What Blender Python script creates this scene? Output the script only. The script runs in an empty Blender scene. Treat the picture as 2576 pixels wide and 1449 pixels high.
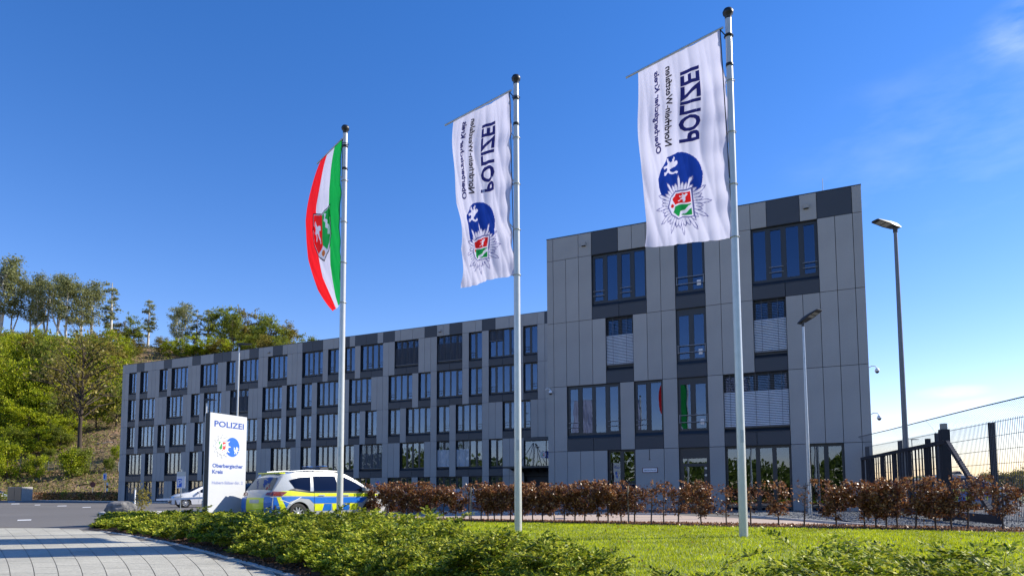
import bpy, bmesh, math, random
import numpy as np
from mathutils import Vector, Matrix
from mathutils.geometry import tessellate_polygon
from math import sin, cos, pi, radians
random.seed(7); RNG = np.random.default_rng(11)
SC = bpy.context.scene; COL = SC.collection

# ------------------------------------------------------------------ camera
EYE = 0.95
FPX, PITCH, ROLL, YAW, CY = 1717.0, 0.0769, -0.0043, 0.4475, 1104.6   # px of a 2576 wide picture
fw = Vector((-sin(YAW)*cos(PITCH), cos(YAW)*cos(PITCH), sin(PITCH)))
up0 = Vector((sin(YAW)*sin(PITCH), -cos(YAW)*sin(PITCH), cos(PITCH)))
rt0 = Vector((cos(YAW), sin(YAW), 0))
rt = rt0*cos(ROLL)+up0*sin(ROLL); up = -rt0*sin(ROLL)+up0*cos(ROLL)
cd = bpy.data.cameras.new('camera'); cam = bpy.data.objects.new('camera', cd); COL.objects.link(cam)
cd.sensor_width = 36; cd.lens = FPX/2576*36; cd.shift_y = (CY-724.5)/2576
cd.clip_start = 0.05; cd.clip_end = 5000
cam.matrix_world = Matrix(((rt.x, up.x, -fw.x, 0), (rt.y, up.y, -fw.y, 0), (rt.z, up.z, -fw.z, EYE), (0, 0, 0, 1)))
SC.camera = cam
# ------------------------------------------------------------------ world, sun, exposure
SUN_AZ = radians(52)      # from +Y towards +X
SUN_EL = radians(37)
w = bpy.data.worlds.new('World'); SC.world = w; w.use_nodes = True
nt = w.node_tree; N = nt.nodes; L = nt.links; N.clear()
out = N.new('ShaderNodeOutputWorld'); bg = N.new('ShaderNodeBackground'); bg.inputs[1].default_value = 0.113
sk = N.new('ShaderNodeTexSky'); sk.sky_type = 'NISHITA'; sk.sun_disc = False
sk.sun_elevation = SUN_EL; sk.sun_rotation = SUN_AZ; sk.altitude = 300; sk.air_density = 1.0; sk.dust_density = 0.05; sk.ozone_density = 2.2
hsv = N.new('ShaderNodeHueSaturation'); hsv.inputs['Saturation'].default_value = 1.44; hsv.inputs['Value'].default_value = 1.0
wb = N.new('ShaderNodeMixRGB'); wb.blend_type = 'MULTIPLY'; wb.inputs[0].default_value = 1; wb.inputs[2].default_value = (1.16, 0.97, 1.0, 1)   # camera white balance of the sky
L.new(sk.outputs[0], wb.inputs[1]); L.new(wb.outputs[0], hsv.inputs['Color'])
# thin streaky cirrus
tc = N.new('ShaderNodeTexCoord'); mp = N.new('ShaderNodeMapping'); mp.inputs['Scale'].default_value = (5, 5, 14.0); mp.inputs['Location'].default_value = (3.1, 1.7, 0.4)
nz = N.new('ShaderNodeTexNoise'); nz.inputs['Scale'].default_value = 1.6; nz.inputs['Detail'].default_value = 7; nz.inputs['Roughness'].default_value = 0.55
rp = N.new('ShaderNodeValToRGB'); rp.color_ramp.elements[0].position = 0.44; rp.color_ramp.elements[1].position = 0.80
rp.color_ramp.elements[1].color = (0.75, 0.75, 0.75, 1)
mx = N.new('ShaderNodeMixRGB'); mx.inputs[2].default_value = (9.0, 9.3, 9.8, 1)
L.new(tc.outputs['Generated'], mp.inputs[0]); L.new(mp.outputs[0], nz.inputs[0]); L.new(nz.outputs[0], rp.inputs[0])
fac = None
def cloud_mask(px, py, sx, sz, k):      # soft elongated patch of sky around one direction
    global fac
    d_ = (fw+rt*((px-1288)/FPX)+up*(-(py-CY)/FPX)).normalized(); side_ = d_.cross(Vector((0, 0, 1))).normalized(); ver_ = side_.cross(d_)
    def dot(v, sc):
        a = N.new('ShaderNodeVectorMath'); a.operation = 'DOT_PRODUCT'; a.inputs[1].default_value = v; L.new(tc.outputs['Generated'], a.inputs[0])
        m = N.new('ShaderNodeMath'); m.operation = 'MULTIPLY'; m.inputs[1].default_value = 1/sc; L.new(a.outputs['Value'], m.inputs[0])
        q = N.new('ShaderNodeMath'); q.operation = 'MULTIPLY'; L.new(m.outputs[0], q.inputs[0]); L.new(m.outputs[0], q.inputs[1]); return q
    a = dot(side_, sx); b_ = dot(ver_, sz); s_ = N.new('ShaderNodeMath'); s_.operation = 'ADD'; L.new(a.outputs[0], s_.inputs[0]); L.new(b_.outputs[0], s_.inputs[1])
    mr_ = N.new('ShaderNodeMapRange'); mr_.interpolation_type = 'SMOOTHSTEP'; mr_.inputs[1].default_value = 1.0; mr_.inputs[2].default_value = 0.0; mr_.inputs[3].default_value = 0; mr_.inputs[4].default_value = k; L.new(s_.outputs[0], mr_.inputs[0])
    fr_ = N.new('ShaderNodeVectorMath'); fr_.operation = 'DOT_PRODUCT'; fr_.inputs[1].default_value = d_; L.new(tc.outputs['Generated'], fr_.inputs[0])
    g_ = N.new('ShaderNodeMath'); g_.operation = 'GREATER_THAN'; g_.inputs[1].default_value = 0; L.new(fr_.outputs['Value'], g_.inputs[0])
    o_ = N.new('ShaderNodeMath'); o_.operation = 'MULTIPLY'; L.new(mr_.outputs[0], o_.inputs[0]); L.new(g_.outputs[0], o_.inputs[1])
    if fac is None: fac = o_
    else: m2 = N.new('ShaderNodeMath'); m2.operation = 'ADD'; L.new(fac.outputs[0], m2.inputs[0]); L.new(o_.outputs[0], m2.inputs[1]); fac = m2
cloud_mask(2560, 1020, 0.09, 0.016, 0.8); cloud_mask(2400, 985, 0.05, 0.010, 0.5); cloud_mask(2610, 60, 0.07, 0.04, 0.30); cloud_mask(2480, 330, 0.25, 0.12, 0.10)
mm_ = N.new('ShaderNodeMath'); mm_.operation = 'MULTIPLY'; L.new(fac.outputs[0], mm_.inputs[0]); L.new(rp.outputs[0], mm_.inputs[1])
L.new(mm_.outputs[0], mx.inputs[0]); L.new(hsv.outputs[0], mx.inputs[1]); L.new(mx.outputs[0], bg.inputs[0]); L.new(bg.outputs[0], out.inputs[0])
sl = bpy.data.lights.new('sun', 'SUN'); so = bpy.data.objects.new('sun', sl); COL.objects.link(so)
sl.energy = 4.2; sl.angle = radians(0.5); sl.color = (1.0, 0.93, 0.80)
sd = Vector((sin(SUN_AZ)*cos(SUN_EL), cos(SUN_AZ)*cos(SUN_EL), sin(SUN_EL)))
so.rotation_euler = sd.to_track_quat('Z', 'Y').to_euler(); so.location = (20, 20, 60)
SC.view_settings.view_transform = 'Standard'; SC.view_settings.look = 'None'; SC.view_settings.gamma = 1
SC.view_settings.exposure = 0.90; SC.view_settings.use_curve_mapping = False
SC.render.engine = 'CYCLES'; SC.cycles.max_bounces = 8; SC.cycles.transparent_max_bounces = 16

# ------------------------------------------------------------------ measuring helpers (a pixel of the 2576 px picture -> a place)
def ray(px, py):
    l = (px-1288)/FPX; u = -(py-CY)/FPX
    return fw + rt*l + up*u
def zp(px, py, z=0.0):            # where the line of sight meets height z
    r = ray(px, py); t = (z-EYE)/r.z
    return Vector((r.x*t, r.y*t, z))
HF = Vector((-sin(YAW), cos(YAW), 0))
def dp(px, py, d):                # ... at horizontal depth d
    r = ray(px, py); t = d/(r.x*HF.x+r.y*HF.y)
    return Vector((r.x*t, r.y*t, EYE+r.z*t))
def ld(l, d):                     # lateral / depth of the view -> world xy
    return Vector((cos(YAW)*l-sin(YAW)*d, sin(YAW)*l+cos(YAW)*d, 0))
def gx(px, d):                    # ground point under picture column px at depth d
    p = dp(px, 1240, d); return Vector((p.x, p.y, 0))
def lerp(a, b, t): return a+(b-a)*t

# ------------------------------------------------------------------ materials
def new_mat(name):
    m = bpy.data.materials.new(name); m.use_nodes = True
    return m, m.node_tree.nodes, m.node_tree.links, m.node_tree.nodes['Principled BSDF']
def mat(name, col, rough=0.6, metal=0.0, var=0.08, scale=6.0, bump=0.0, bscale=None, spec=0.5, coat=0.0, detail=6, var2=0.0, scale2=0.5, tr=0.0, objr=0.0, isl=0.0):
    m, n, l, b = new_mat(name)
    b.inputs['Roughness'].default_value = rough; b.inputs['Metallic'].default_value = metal
    b.inputs['Specular IOR Level'].default_value = spec; b.inputs['Coat Weight'].default_value = coat
    tcn = n.new('ShaderNodeTexCoord')
    nz = n.new('ShaderNodeTexNoise'); nz.inputs['Scale'].default_value = scale; nz.inputs['Detail'].default_value = detail
    l.new(tcn.outputs['Object'], nz.inputs[0])
    r = n.new('ShaderNodeMapRange'); r.inputs[1].default_value = 0.25; r.inputs[2].default_value = 0.75
    r.inputs[3].default_value = 1-var; r.inputs[4].default_value = 1+var
    l.new(nz.outputs[0], r.inputs[0])
    fac = r.outputs[0]
    if var2:
        nz2 = n.new('ShaderNodeTexNoise'); nz2.inputs['Scale'].default_value = scale2; nz2.inputs['Detail'].default_value = 5
        l.new(tcn.outputs['Object'], nz2.inputs[0])
        r2 = n.new('ShaderNodeMapRange'); r2.inputs[1].default_value = 0.3; r2.inputs[2].default_value = 0.7
        r2.inputs[3].default_value = 1-var2; r2.inputs[4].default_value = 1+var2; l.new(nz2.outputs[0], r2.inputs[0])
        mm = n.new('ShaderNodeMath'); mm.operation = 'MULTIPLY'; l.new(fac, mm.inputs[0]); l.new(r2.outputs[0], mm.inputs[1]); fac = mm.outputs[0]
    if objr or isl:
        src = n.new('ShaderNodeObjectInfo').outputs['Random'] if objr else n.new('ShaderNodeNewGeometry').outputs['Random Per Island']
        r3 = n.new('ShaderNodeMapRange'); r3.inputs[3].default_value = 1-(objr or isl); r3.inputs[4].default_value = 1+(objr or isl); l.new(src, r3.inputs[0])
        m3 = n.new('ShaderNodeMath'); m3.operation = 'MULTIPLY'; l.new(fac, m3.inputs[0]); l.new(r3.outputs[0], m3.inputs[1]); fac = m3.outputs[0]
    mul = n.new('ShaderNodeVectorMath'); mul.operation = 'SCALE'; mul.inputs[0].default_value = col[:3]
    l.new(fac, mul.inputs['Scale']); l.new(mul.outputs[0], b.inputs['Base Color'])
    if bump:
        nb = n.new('ShaderNodeTexNoise'); nb.inputs['Scale'].default_value = bscale or scale*4; nb.inputs['Detail'].default_value = 4
        l.new(tcn.outputs['Object'], nb.inputs[0])
        bp = n.new('ShaderNodeBump'); bp.inputs['Strength'].default_value = bump; bp.inputs['Distance'].default_value = 0.02
        l.new(nb.outputs[0], bp.inputs['Height']); l.new(bp.outputs[0], b.inputs['Normal'])
    if tr:
        o = n['Material Output']; t = n.new('ShaderNodeBsdfTranslucent'); l.new(mul.outputs[0], t.inputs[0])
        ms = n.new('ShaderNodeMixShader'); ms.inputs[0].default_value = tr
        l.new(b.outputs[0], ms.inputs[1]); l.new(t.outputs[0], ms.inputs[2]); l.new(ms.outputs[0], o.inputs[0])
    return m
def leaf_mat(name, cols, rough=0.5, tr=0.35, spec=0.3):
    m, n, l, b = new_mat(name); b.inputs['Roughness'].default_value = rough; b.inputs['Specular IOR Level'].default_value = spec
    g = n.new('ShaderNodeNewGeometry'); r = n.new('ShaderNodeValToRGB'); e = r.color_ramp.elements
    for i, c in enumerate(cols):
        el = e[i] if i < 2 else e.new(0.5)
        el.position = i/(len(cols)-1) if i < 2 else 0
    while len(e) > len(cols): e.remove(e[-1])
    for i in range(len(cols)): e[i].position = i/(len(cols)-1)+0.0001*i
    for i, c in enumerate(cols): e[i].color = (*c, 1)
    l.new(g.outputs['Random Per Island'], r.inputs[0])
    nz = n.new('ShaderNodeTexNoise'); nz.inputs['Scale'].default_value = 1.1; tcn = n.new('ShaderNodeTexCoord'); l.new(tcn.outputs['Object'], nz.inputs[0])
    mr = n.new('ShaderNodeMapRange'); mr.inputs[1].default_value = .3; mr.inputs[2].default_value = .7; mr.inputs[3].default_value = .7; mr.inputs[4].default_value = 1.3
    l.new(nz.outputs[0], mr.inputs[0]); vm = n.new('ShaderNodeVectorMath'); vm.operation = 'SCALE'
    l.new(r.outputs[0], vm.inputs[0]); l.new(mr.outputs[0], vm.inputs['Scale']); l.new(vm.outputs[0], b.inputs['Base Color'])
    o = n['Material Output']; t = n.new('ShaderNodeBsdfTranslucent'); l.new(vm.outputs[0], t.inputs[0])
    ms = n.new('ShaderNodeMixShader'); ms.inputs[0].default_value = tr
    l.new(b.outputs[0], ms.inputs[1]); l.new(t.outputs[0], ms.inputs[2]); l.new(ms.outputs[0], o.inputs[0])
    return m
def glass_mat(name, tint, refl=0.55, rough=0.01):
    m, n, l, b = new_mat(name); o = n['Material Output']; n.remove(b)
    t = n.new('ShaderNodeBsdfTransparent'); t.inputs[0].default_value = (*tint, 1)
    g = n.new('ShaderNodeBsdfGlossy'); g.inputs['Roughness'].default_value = rough; g.inputs[0].default_value = (0.50, 0.62, 0.85, 1)
    lw = n.new('ShaderNodeLayerWeight'); lw.inputs[0].default_value = 0.45
    mr = n.new('ShaderNodeMapRange'); mr.inputs[3].default_value = refl*0.5; mr.inputs[4].default_value = 0.35+refl; pw = n.new('ShaderNodeMath'); pw.operation = 'POWER'; pw.inputs[1].default_value = 1.8
    nz = n.new('ShaderNodeTexNoise'); nz.inputs['Scale'].default_value = 0.7; tcn = n.new('ShaderNodeTexCoord'); l.new(tcn.outputs['Object'], nz.inputs[0])
    bp = n.new('ShaderNodeBump'); bp.inputs['Strength'].default_value = 0.12; bp.inputs['Distance'].default_value = 0.03; l.new(nz.outputs[0], bp.inputs['Height']); l.new(bp.outputs[0], g.inputs['Normal'])
    l.new(lw.outputs['Facing'], pw.inputs[0]); l.new(pw.outputs[0], mr.inputs[0]); ms = n.new('ShaderNodeMixShader'); l.new(mr.outputs[0], ms.inputs[0])
    l.new(t.outputs[0], ms.inputs[1]); l.new(g.outputs[0], ms.inputs[2]); l.new(ms.outputs[0], o.inputs[0])
    return m
M = dict(
    panel=mat('grey_cladding', (0.345, 0.340, 0.330), 0.62, var=0.10, scale=26, bump=0.15, bscale=60, var2=0.07, scale2=0.6, objr=0.055),
    dark=mat('anthracite_cladding', (0.042, 0.048, 0.060), 0.5, var=0.08, scale=20, bump=0.05, var2=0.08, scale2=0.3, objr=0.10),
    frame=mat('window_frame_grey', (0.022, 0.027, 0.034), 0.4, var=0.06),
    inner=mat('room_dark', (0.045, 0.05, 0.058), 0.9, var=0.3, scale=0.6),
    curtain=mat('curtain_fabric', (0.36, 0.46, 0.50), 0.9, var=0.1, scale=3),
    slat=mat('blind_aluminium', (0.80, 0.80, 0.82), 0.4, var=0.05),
    slatdark=mat('blind_dark', (0.14, 0.145, 0.16), 0.5, var=0.08),
    glass=glass_mat('window_glass', (0.42, 0.48, 0.52), refl=0.28),
    carglass=glass_mat('car_glass', (0.05, 0.06, 0.07), refl=0.08),
    railm=mat('rail_grey', (0.20, 0.21, 0.23), 0.5, metal=0.3),
    steel=mat('galvanised_steel', (0.46, 0.48, 0.49), 0.38, metal=0.75, var=0.1, scale=14),
    alu=mat('pole_aluminium', (0.60, 0.60, 0.58), 0.28, metal=0.25, var=0.06, scale=9, spec=0.6),
    black=mat('black_plastic', (0.012, 0.012, 0.014), 0.45, var=0.1),
    lampgrey=mat('lamp_housing', (0.05, 0.05, 0.053), 0.45, metal=0.3),
    lens=mat('lamp_lens', (0.30, 0.29, 0.26), 0.3),
    white=mat('white_paint', (0.78, 0.79, 0.80), 0.42, var=0.03),
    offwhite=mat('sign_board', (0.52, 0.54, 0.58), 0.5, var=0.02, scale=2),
    paperwhite=mat('sign_white', (0.75, 0.75, 0.78), 0.5, var=0.02),
    signblue=mat('sign_blue', (0.02, 0.13, 0.60), 0.45, var=0.03),
    letterblue=mat('letter_blue', (0.025, 0.075, 0.34), 0.5, var=0.02),
    letterpale=mat('letter_pale_blue', (0.17, 0.21, 0.46), 0.5, var=0.02),
    outline=mat('emblem_outline', (0.20, 0.21, 0.24), 0.5),
    red=mat('sign_red', (0.60, 0.03, 0.035), 0.5, var=0.03), darkred=mat('sign_dark_red', (0.10, 0.01, 0.015), 0.5),
    green=mat('sign_green', (0.02, 0.28, 0.07), 0.5, var=0.03),
    lamppole=mat('lamp_pole_grey', (0.17, 0.18, 0.19), 0.5, metal=0.3),
    concrete=mat('concrete', (0.42, 0.40, 0.36), 0.85, var=0.12, scale=3, bump=0.2, bscale=30, var2=0.1, scale2=0.8),
    kerb=mat('kerb_stone', (0.50, 0.48, 0.44), 0.85, var=0.15, scale=7, bump=0.3, bscale=40),
    asphalt=mat('asphalt', (0.125, 0.118, 0.112), 0.88, var=0.22, scale=55, bump=0.4, bscale=140, var2=0.12, scale2=0.12, detail=8),
    paver=mat('concrete_slab', (0.385, 0.37, 0.31), 0.85, var=0.24, scale=34, bump=0.35, bscale=110, var2=0.16, scale2=0.7, detail=8, isl=0.06),
    joint=mat('joint_sand', (0.12, 0.11, 0.095), 0.95, var=0.2, scale=20),
    pink=mat('pinkish_paving', (0.42, 0.33, 0.27), 0.85, var=0.12, scale=18, bump=0.2, bscale=60),
    gravel=mat('basalt_gravel', (0.13, 0.14, 0.15), 0.9, var=0.4, scale=30, bump=0.6, bscale=90),
    stone=mat('stone_chip', (0.16, 0.17, 0.18), 0.85, var=0.4, scale=9),
    soil=mat('soil', (0.085, 0.052, 0.035), 0.95, var=0.35, scale=12, bump=0.6, bscale=50),
    chip=mat('bark_mulch', (0.20, 0.10, 0.06), 0.9, var=0.4, scale=8),
    grassbase=mat('grass_ground', (0.15, 0.19, 0.02), 0.95, var=0.3, scale=9, bump=0.5, bscale=60, var2=0.15, scale2=0.4),
    farground=mat('far_ground', (0.10, 0.12, 0.05), 0.95, var=0.3, scale=0.2),
    bark=mat('dark_bark', (0.055, 0.04, 0.03), 0.95, var=0.35, scale=5),
    birch=mat('birch_bark', (0.52, 0.49, 0.43), 0.8, var=0.45, scale=3),
    twig=mat('twig', (0.10, 0.065, 0.045), 0.9, var=0.3, scale=6),
    stick=mat('wooden_stake', (0.36, 0.28, 0.2), 0.85, var=0.2),
    rock=mat('boulder_rock', (0.17, 0.165, 0.16), 0.9, var=0.45, scale=3, bump=0.8, bscale=9),
    carwhite=mat('white_car_paint', (0.74, 0.75, 0.78), 0.22, var=0.01, coat=0.9),
    carsilver=mat('silver_white_car_paint', (0.40, 0.42, 0.44), 0.20, var=0.01, coat=0.9),
    cardark=mat('dark_car_paint', (0.02, 0.025, 0.035), 0.22, var=0.02, coat=0.9),
    cargrey=mat('grey_car_paint', (0.30, 0.36, 0.45), 0.25, coat=0.9),
    liveryblue=mat('livery_blue', (0.01, 0.14, 0.55), 0.3, var=0.03, coat=0.5),
    liveryyellow=mat('livery_yellow', (0.72, 0.78, 0.02), 0.35, var=0.03, coat=0.4),
    taillight=mat('tail_light_red', (0.22, 0.015, 0.02), 0.12, coat=1.0), headlight=mat('headlight', (0.35, 0.38, 0.42), 0.08, coat=1.0),
    tyre=mat('tyre_rubber', (0.018, 0.018, 0.019), 0.8, var=0.1), rim=mat('alloy_rim', (0.55, 0.56, 0.58), 0.3, metal=0.7),
    gate=mat('gate_dark_paint', (0.012, 0.012, 0.02), 0.5), wire=mat('fence_wire_grey', (0.11, 0.12, 0.14), 0.5, metal=0.2),
    greenwire=mat('green_fence', (0.06, 0.09, 0.08), 0.6),
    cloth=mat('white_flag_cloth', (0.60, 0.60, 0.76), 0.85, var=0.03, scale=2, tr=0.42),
    clothred=mat('red_flag_cloth', (0.80, 0.01, 0.015), 0.85, var=0.04, tr=0.45),
    clothgreen=mat('green_flag_cloth', (0.005, 0.34, 0.06), 0.85, var=0.04, tr=0.45),
    inkblue=mat('flag_print_blue', (0.015, 0.07, 0.42), 0.85, tr=0.6), inknavy=mat('flag_print_navy', (0.03, 0.035, 0.20), 0.85, tr=0.6),
    inkblack=mat('flag_print_black', (0.03, 0.03, 0.05), 0.85, tr=0.5), inkred=mat('flag_print_red', (0.90, 0.03, 0.03), 0.85, tr=0.8),
    inkgreen=mat('flag_print_green', (0.02, 0.45, 0.10), 0.85, tr=0.8), inkwhite=mat('flag_print_white', (0.95, 0.95, 0.98), 0.85, var=0.0, tr=0.9),
    inkline=mat('flag_print_line', (0.20, 0.21, 0.45), 0.85, tr=0.7),
    clothwhite2=mat('arms_white', (0.95, 0.95, 0.97), 0.85, var=0.0, tr=0.35), inkgreenf=mat('arms_green', (0.02, 0.5, 0.10), 0.85, tr=0.1), inkredf=mat('arms_red', (0.90, 0.03, 0.03), 0.85, tr=0.1),
    inkorange=mat('flag_print_orange', (0.60, 0.20, 0.05), 0.85, tr=0.7),
    plate=mat('number_plate', (0.5, 0.5, 0.5), 0.4),
    beech=leaf_mat('dry_beech_leaf', [(0.07, 0.026, 0.011), (0.18, 0.065, 0.022), (0.33, 0.13, 0.04), (0.58, 0.34, 0.15)], 0.38, 0.28, 0.5),
    shrub=leaf_mat('shrub_leaf', [(0.03, 0.06, 0.008), (0.13, 0.19, 0.012), (0.34, 0.38, 0.02), (0.58, 0.56, 0.07)], 0.5, 0.36, 0.25),
    blade=leaf_mat('grass_blade', [(0.32, 0.38, 0.010), (0.44, 0.49, 0.012), (0.55, 0.58, 0.02)], 0.5, 0.45, 0.3),
    lbright=leaf_mat('fresh_green_leaf', [(0.13, 0.20, 0.010), (0.34, 0.40, 0.015), (0.54, 0.54, 0.03)], 0.5, 0.5),
    lmid=leaf_mat('mid_green_leaf', [(0.10, 0.14, 0.016), (0.21, 0.25, 0.03), (0.30, 0.33, 0.05)], 0.5, 0.5),
    lolive=leaf_mat('olive_brown_leaf', [(0.13, 0.11, 0.02), (0.25, 0.21, 0.035), (0.34, 0.29, 0.06)], 0.5, 0.45),
    lbirch=leaf_mat('birch_leaf', [(0.14, 0.16, 0.06), (0.24, 0.26, 0.10), (0.32, 0.33, 0.15)], 0.5, 0.5),
    lbrush=leaf_mat('dry_brush', [(0.20, 0.13, 0.07), (0.30, 0.21, 0.11), (0.16, 0.16, 0.05), (0.12, 0.09, 0.05)], 0.7, 0.2),
)

# ------------------------------------------------------------------ mesh helpers
def children(o): return [c for c in bpy.data.objects if c.parent == o]
def tag(o, label=None, cat=None, group=None, kind=None):
    if label: o['label'] = label
    if cat: o['category'] = cat
    if group: o['group'] = group
    if kind: o['kind'] = kind
    return o
def link(name, me, parent=None, loc=None, rz=0.0):
    o = bpy.data.objects.new(name, me); COL.objects.link(o)
    if parent: o.parent = parent
    if loc is not None: o.location = loc
    if rz: o.rotation_euler = (0, 0, rz)
    return o
def empty(name, loc, rz=0.0):
    o = bpy.data.objects.new(name, None); COL.objects.link(o); o.location = loc; o.rotation_euler = (0, 0, rz); o.empty_display_size = 0.2
    return o
class MB:
    def __init__(s): s.v = []; s.f = []; s.mi = []; s.sm = []
    def add(s, vs, fs, mi=0, smooth=False):
        o = len(s.v); s.v += [tuple(v) for v in vs]
        for f in fs: s.f.append(tuple(i+o for i in f)); s.mi.append(mi); s.sm.append(smooth)
        return s
    def box(s, x0, x1, y0, y1, z0, z1, mi=0):
        v = [(x0, y0, z0), (x1, y0, z0), (x1, y1, z0), (x0, y1, z0), (x0, y0, z1), (x1, y0, z1), (x1, y1, z1), (x0, y1, z1)]
        return s.add(v, [(0, 3, 2, 1), (4, 5, 6, 7), (0, 1, 5, 4), (1, 2, 6, 5), (2, 3, 7, 6), (3, 0, 4, 7)], mi)
    def beam(s, a, b, w, h=None, mi=0):                 # rectangular bar from a to b
        a = Vector(a); b = Vector(b); h = h or w; d = (b-a).normalized()
        r = d.cross(Vector((0, 0, 1)));  r = Vector((1, 0, 0)) if r.length < 1e-3 else r.normalized()
        u = r.cross(d).normalized()
        v = [p+r*sx*w/2+u*sy*h/2 for p in (a, b) for sx, sy in ((-1, -1), (1, -1), (1, 1), (-1, 1))]
        return s.add(v, [(3, 2, 1, 0), (4, 5, 6, 7), (0, 1, 5, 4), (1, 2, 6, 5), (2, 3, 7, 6), (3, 0, 4, 7)], mi)
    def tube(s, pts, rs, n=8, mi=0, cap=True):
        pts = [Vector(p) for p in pts]
        if not hasattr(rs, '__len__'): rs = [rs]*len(pts)
        rings = []
        for i, p in enumerate(pts):
            d = (pts[min(i+1, len(pts)-1)]-pts[max(i-1, 0)]).normalized()
            a = d.cross(Vector((0.013, 0.017, 1)));  a = Vector((1, 0, 0)) if a.length < 0.05 else a.normalized()
            b = d.cross(a).normalized(); rings.append([p+(a*cos(2*pi*k/n)+b*sin(2*pi*k/n))*rs[i] for k in range(n)])
        v = [q for r in rings for q in r]; f = []
        for i in range(len(pts)-1):
            for k in range(n): f.append((i*n+k, i*n+(k+1) % n, (i+1)*n+(k+1) % n, (i+1)*n+k))
        s.add(v, f, mi, True)
        if cap: s.add(rings[0][::-1], [tuple(range(n))], mi); s.add(rings[-1], [tuple(range(n))], mi)
        return s
    def lathe(s, prof, n=16, mi=0, c=(0, 0, 0)):         # prof = [(r,z)]
        v = [(c[0]+r*cos(2*pi*k/n), c[1]+r*sin(2*pi*k/n), c[2]+z) for r, z in prof for k in range(n)]
        f = [(i*n+k, i*n+(k+1) % n, (i+1)*n+(k+1) % n, (i+1)*n+k) for i in range(len(prof)-1) for k in range(n)]
        return s.add(v, f, mi, True)
    def prism(s, poly, z0, z1, mi=0):
        n = len(poly); v = [(p[0], p[1], z0) for p in poly]+[(p[0], p[1], z1) for p in poly]
        s.add(v, [tuple(range(n))[::-1], tuple(range(n, 2*n))]+[(i, (i+1) % n, n+(i+1) % n, n+i) for i in range(n)], mi); return s
    def mesh(s, name, *mats):
        me = bpy.data.meshes.new(name); me.from_pydata(s.v, [], s.f)
        for m in mats: me.materials.append(m)
        me.polygons.foreach_set('material_index', s.mi); me.polygons.foreach_set('use_smooth', s.sm); me.update(); return me
    def build(s, name, *mats, parent=None, loc=None, rz=0.0):
        return link(name, s.mesh(name, *mats), parent, loc, rz)
def fix_normals(me):
    bm = bmesh.new(); bm.from_mesh(me); bmesh.ops.recalc_face_normals(bm, faces=bm.faces); bm.to_mesh(me); bm.free()
def np_mesh(name, V, F, mats, mi=None, smooth=False):     # V (n,3), F (m,k) same k
    me = bpy.data.meshes.new(name); k = F.shape[1]
    me.vertices.add(len(V)); me.vertices.foreach_set('co', V.astype(np.float32).ravel())
    me.loops.add(F.size); me.loops.foreach_set('vertex_index', F.astype(np.int32).ravel())
    me.polygons.add(len(F)); me.polygons.foreach_set('loop_start', np.arange(0, F.size, k, dtype=np.int32))
    for m in mats: me.materials.append(m)
    if mi is not None: me.polygons.foreach_set('material_index', mi.astype(np.int32))
    if smooth: me.polygons.foreach_set('use_smooth', np.ones(len(F), bool))
    me.update(calc_edges=True); me.validate(); return me
def quads(P, A, B):      # leaf diamonds: centres P, half-length vectors A, half-width vectors B
    n = len(P); V = np.empty((n, 4, 3)); V[:, 0] = P-A; V[:, 1] = P+B-0.1*A; V[:, 2] = P+A; V[:, 3] = P-B-0.1*A
    return V.reshape(-1, 3), np.arange(4*n).reshape(-1, 4)
def rnd_dirs(n, rng=RNG):
    v = rng.normal(size=(n, 3)); return v/np.linalg.norm(v, axis=1)[:, None]
def leaves(P, size, rng=RNG, aspect=0.55, flat=0.0, dirs=None):
    n = len(P); a = rnd_dirs(n, rng) if dirs is None else dirs
    b = np.cross(a, rnd_dirs(n, rng)+np.array([0, 0, flat])); b /= np.linalg.norm(b, axis=1)[:, None]+1e-9
    s = (size*rng.uniform(0.6, 1.25, n))[:, None]/2
    return quads(P, a*s, b*s*aspect)
def obj_np(name, V, F, mats, parent=None, loc=None, rz=0.0): return link(name, np_mesh(name, V, F, mats), parent, loc, rz)
_nz = RNG.normal(size=(64, 4))
def fnoise(x, y, s=1.0, seed=0):                       # cheap smooth noise, about -1..1
    r = 0
    for k in range(7):
        c = _nz[(k+seed*7) % 64]; fq = s*(0.6+0.35*k)
        r = r+np.sin(fq*(c[0]*x+c[1]*y)+c[2]*5)*np.cos(fq*(c[1]*x-c[0]*y)*0.8+c[3]*4)/(1+0.25*k)
    return r/2.6
def copy_tree(o, parent=None):
    c = o.copy(); COL.objects.link(c)
    if parent: c.parent = parent
    for ch in children(o): copy_tree(ch, c)
    return c
# flat print laid on any surface: polygons in a plane -> tessellated, cut fine, mapped
def print_mesh(name, polys, fmap, material, step=0.12):
    bm = bmesh.new()
    for poly in polys:
        pts = [Vector((p[0], p[1], 0)) for p in poly]
        vs = [bm.verts.new(p) for p in pts]
        for t in tessellate_polygon([pts]):
            try: bm.faces.new([vs[i] for i in t])
            except ValueError: pass
    if not bm.verts: return None
    xs = [v.co.x for v in bm.verts]; ys = [v.co.y for v in bm.verts]
    for ax, lo, hi in ((0, min(xs), max(xs)), (1, min(ys), max(ys))):
        k = math.floor(lo/step)+1
        while k*step < hi:
            co = [0, 0, 0]; no = [0, 0, 0]; co[ax] = k*step; no[ax] = 1
            bmesh.ops.bisect_plane(bm, geom=bm.verts[:]+bm.edges[:]+bm.faces[:], plane_co=co, plane_no=no, dist=1e-5); k += 1
    for v in bm.verts: v.co = fmap(v.co.x, v.co.y)
    me = bpy.data.meshes.new(name); bm.to_mesh(me); bm.free(); me.materials.append(material); return me
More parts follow.
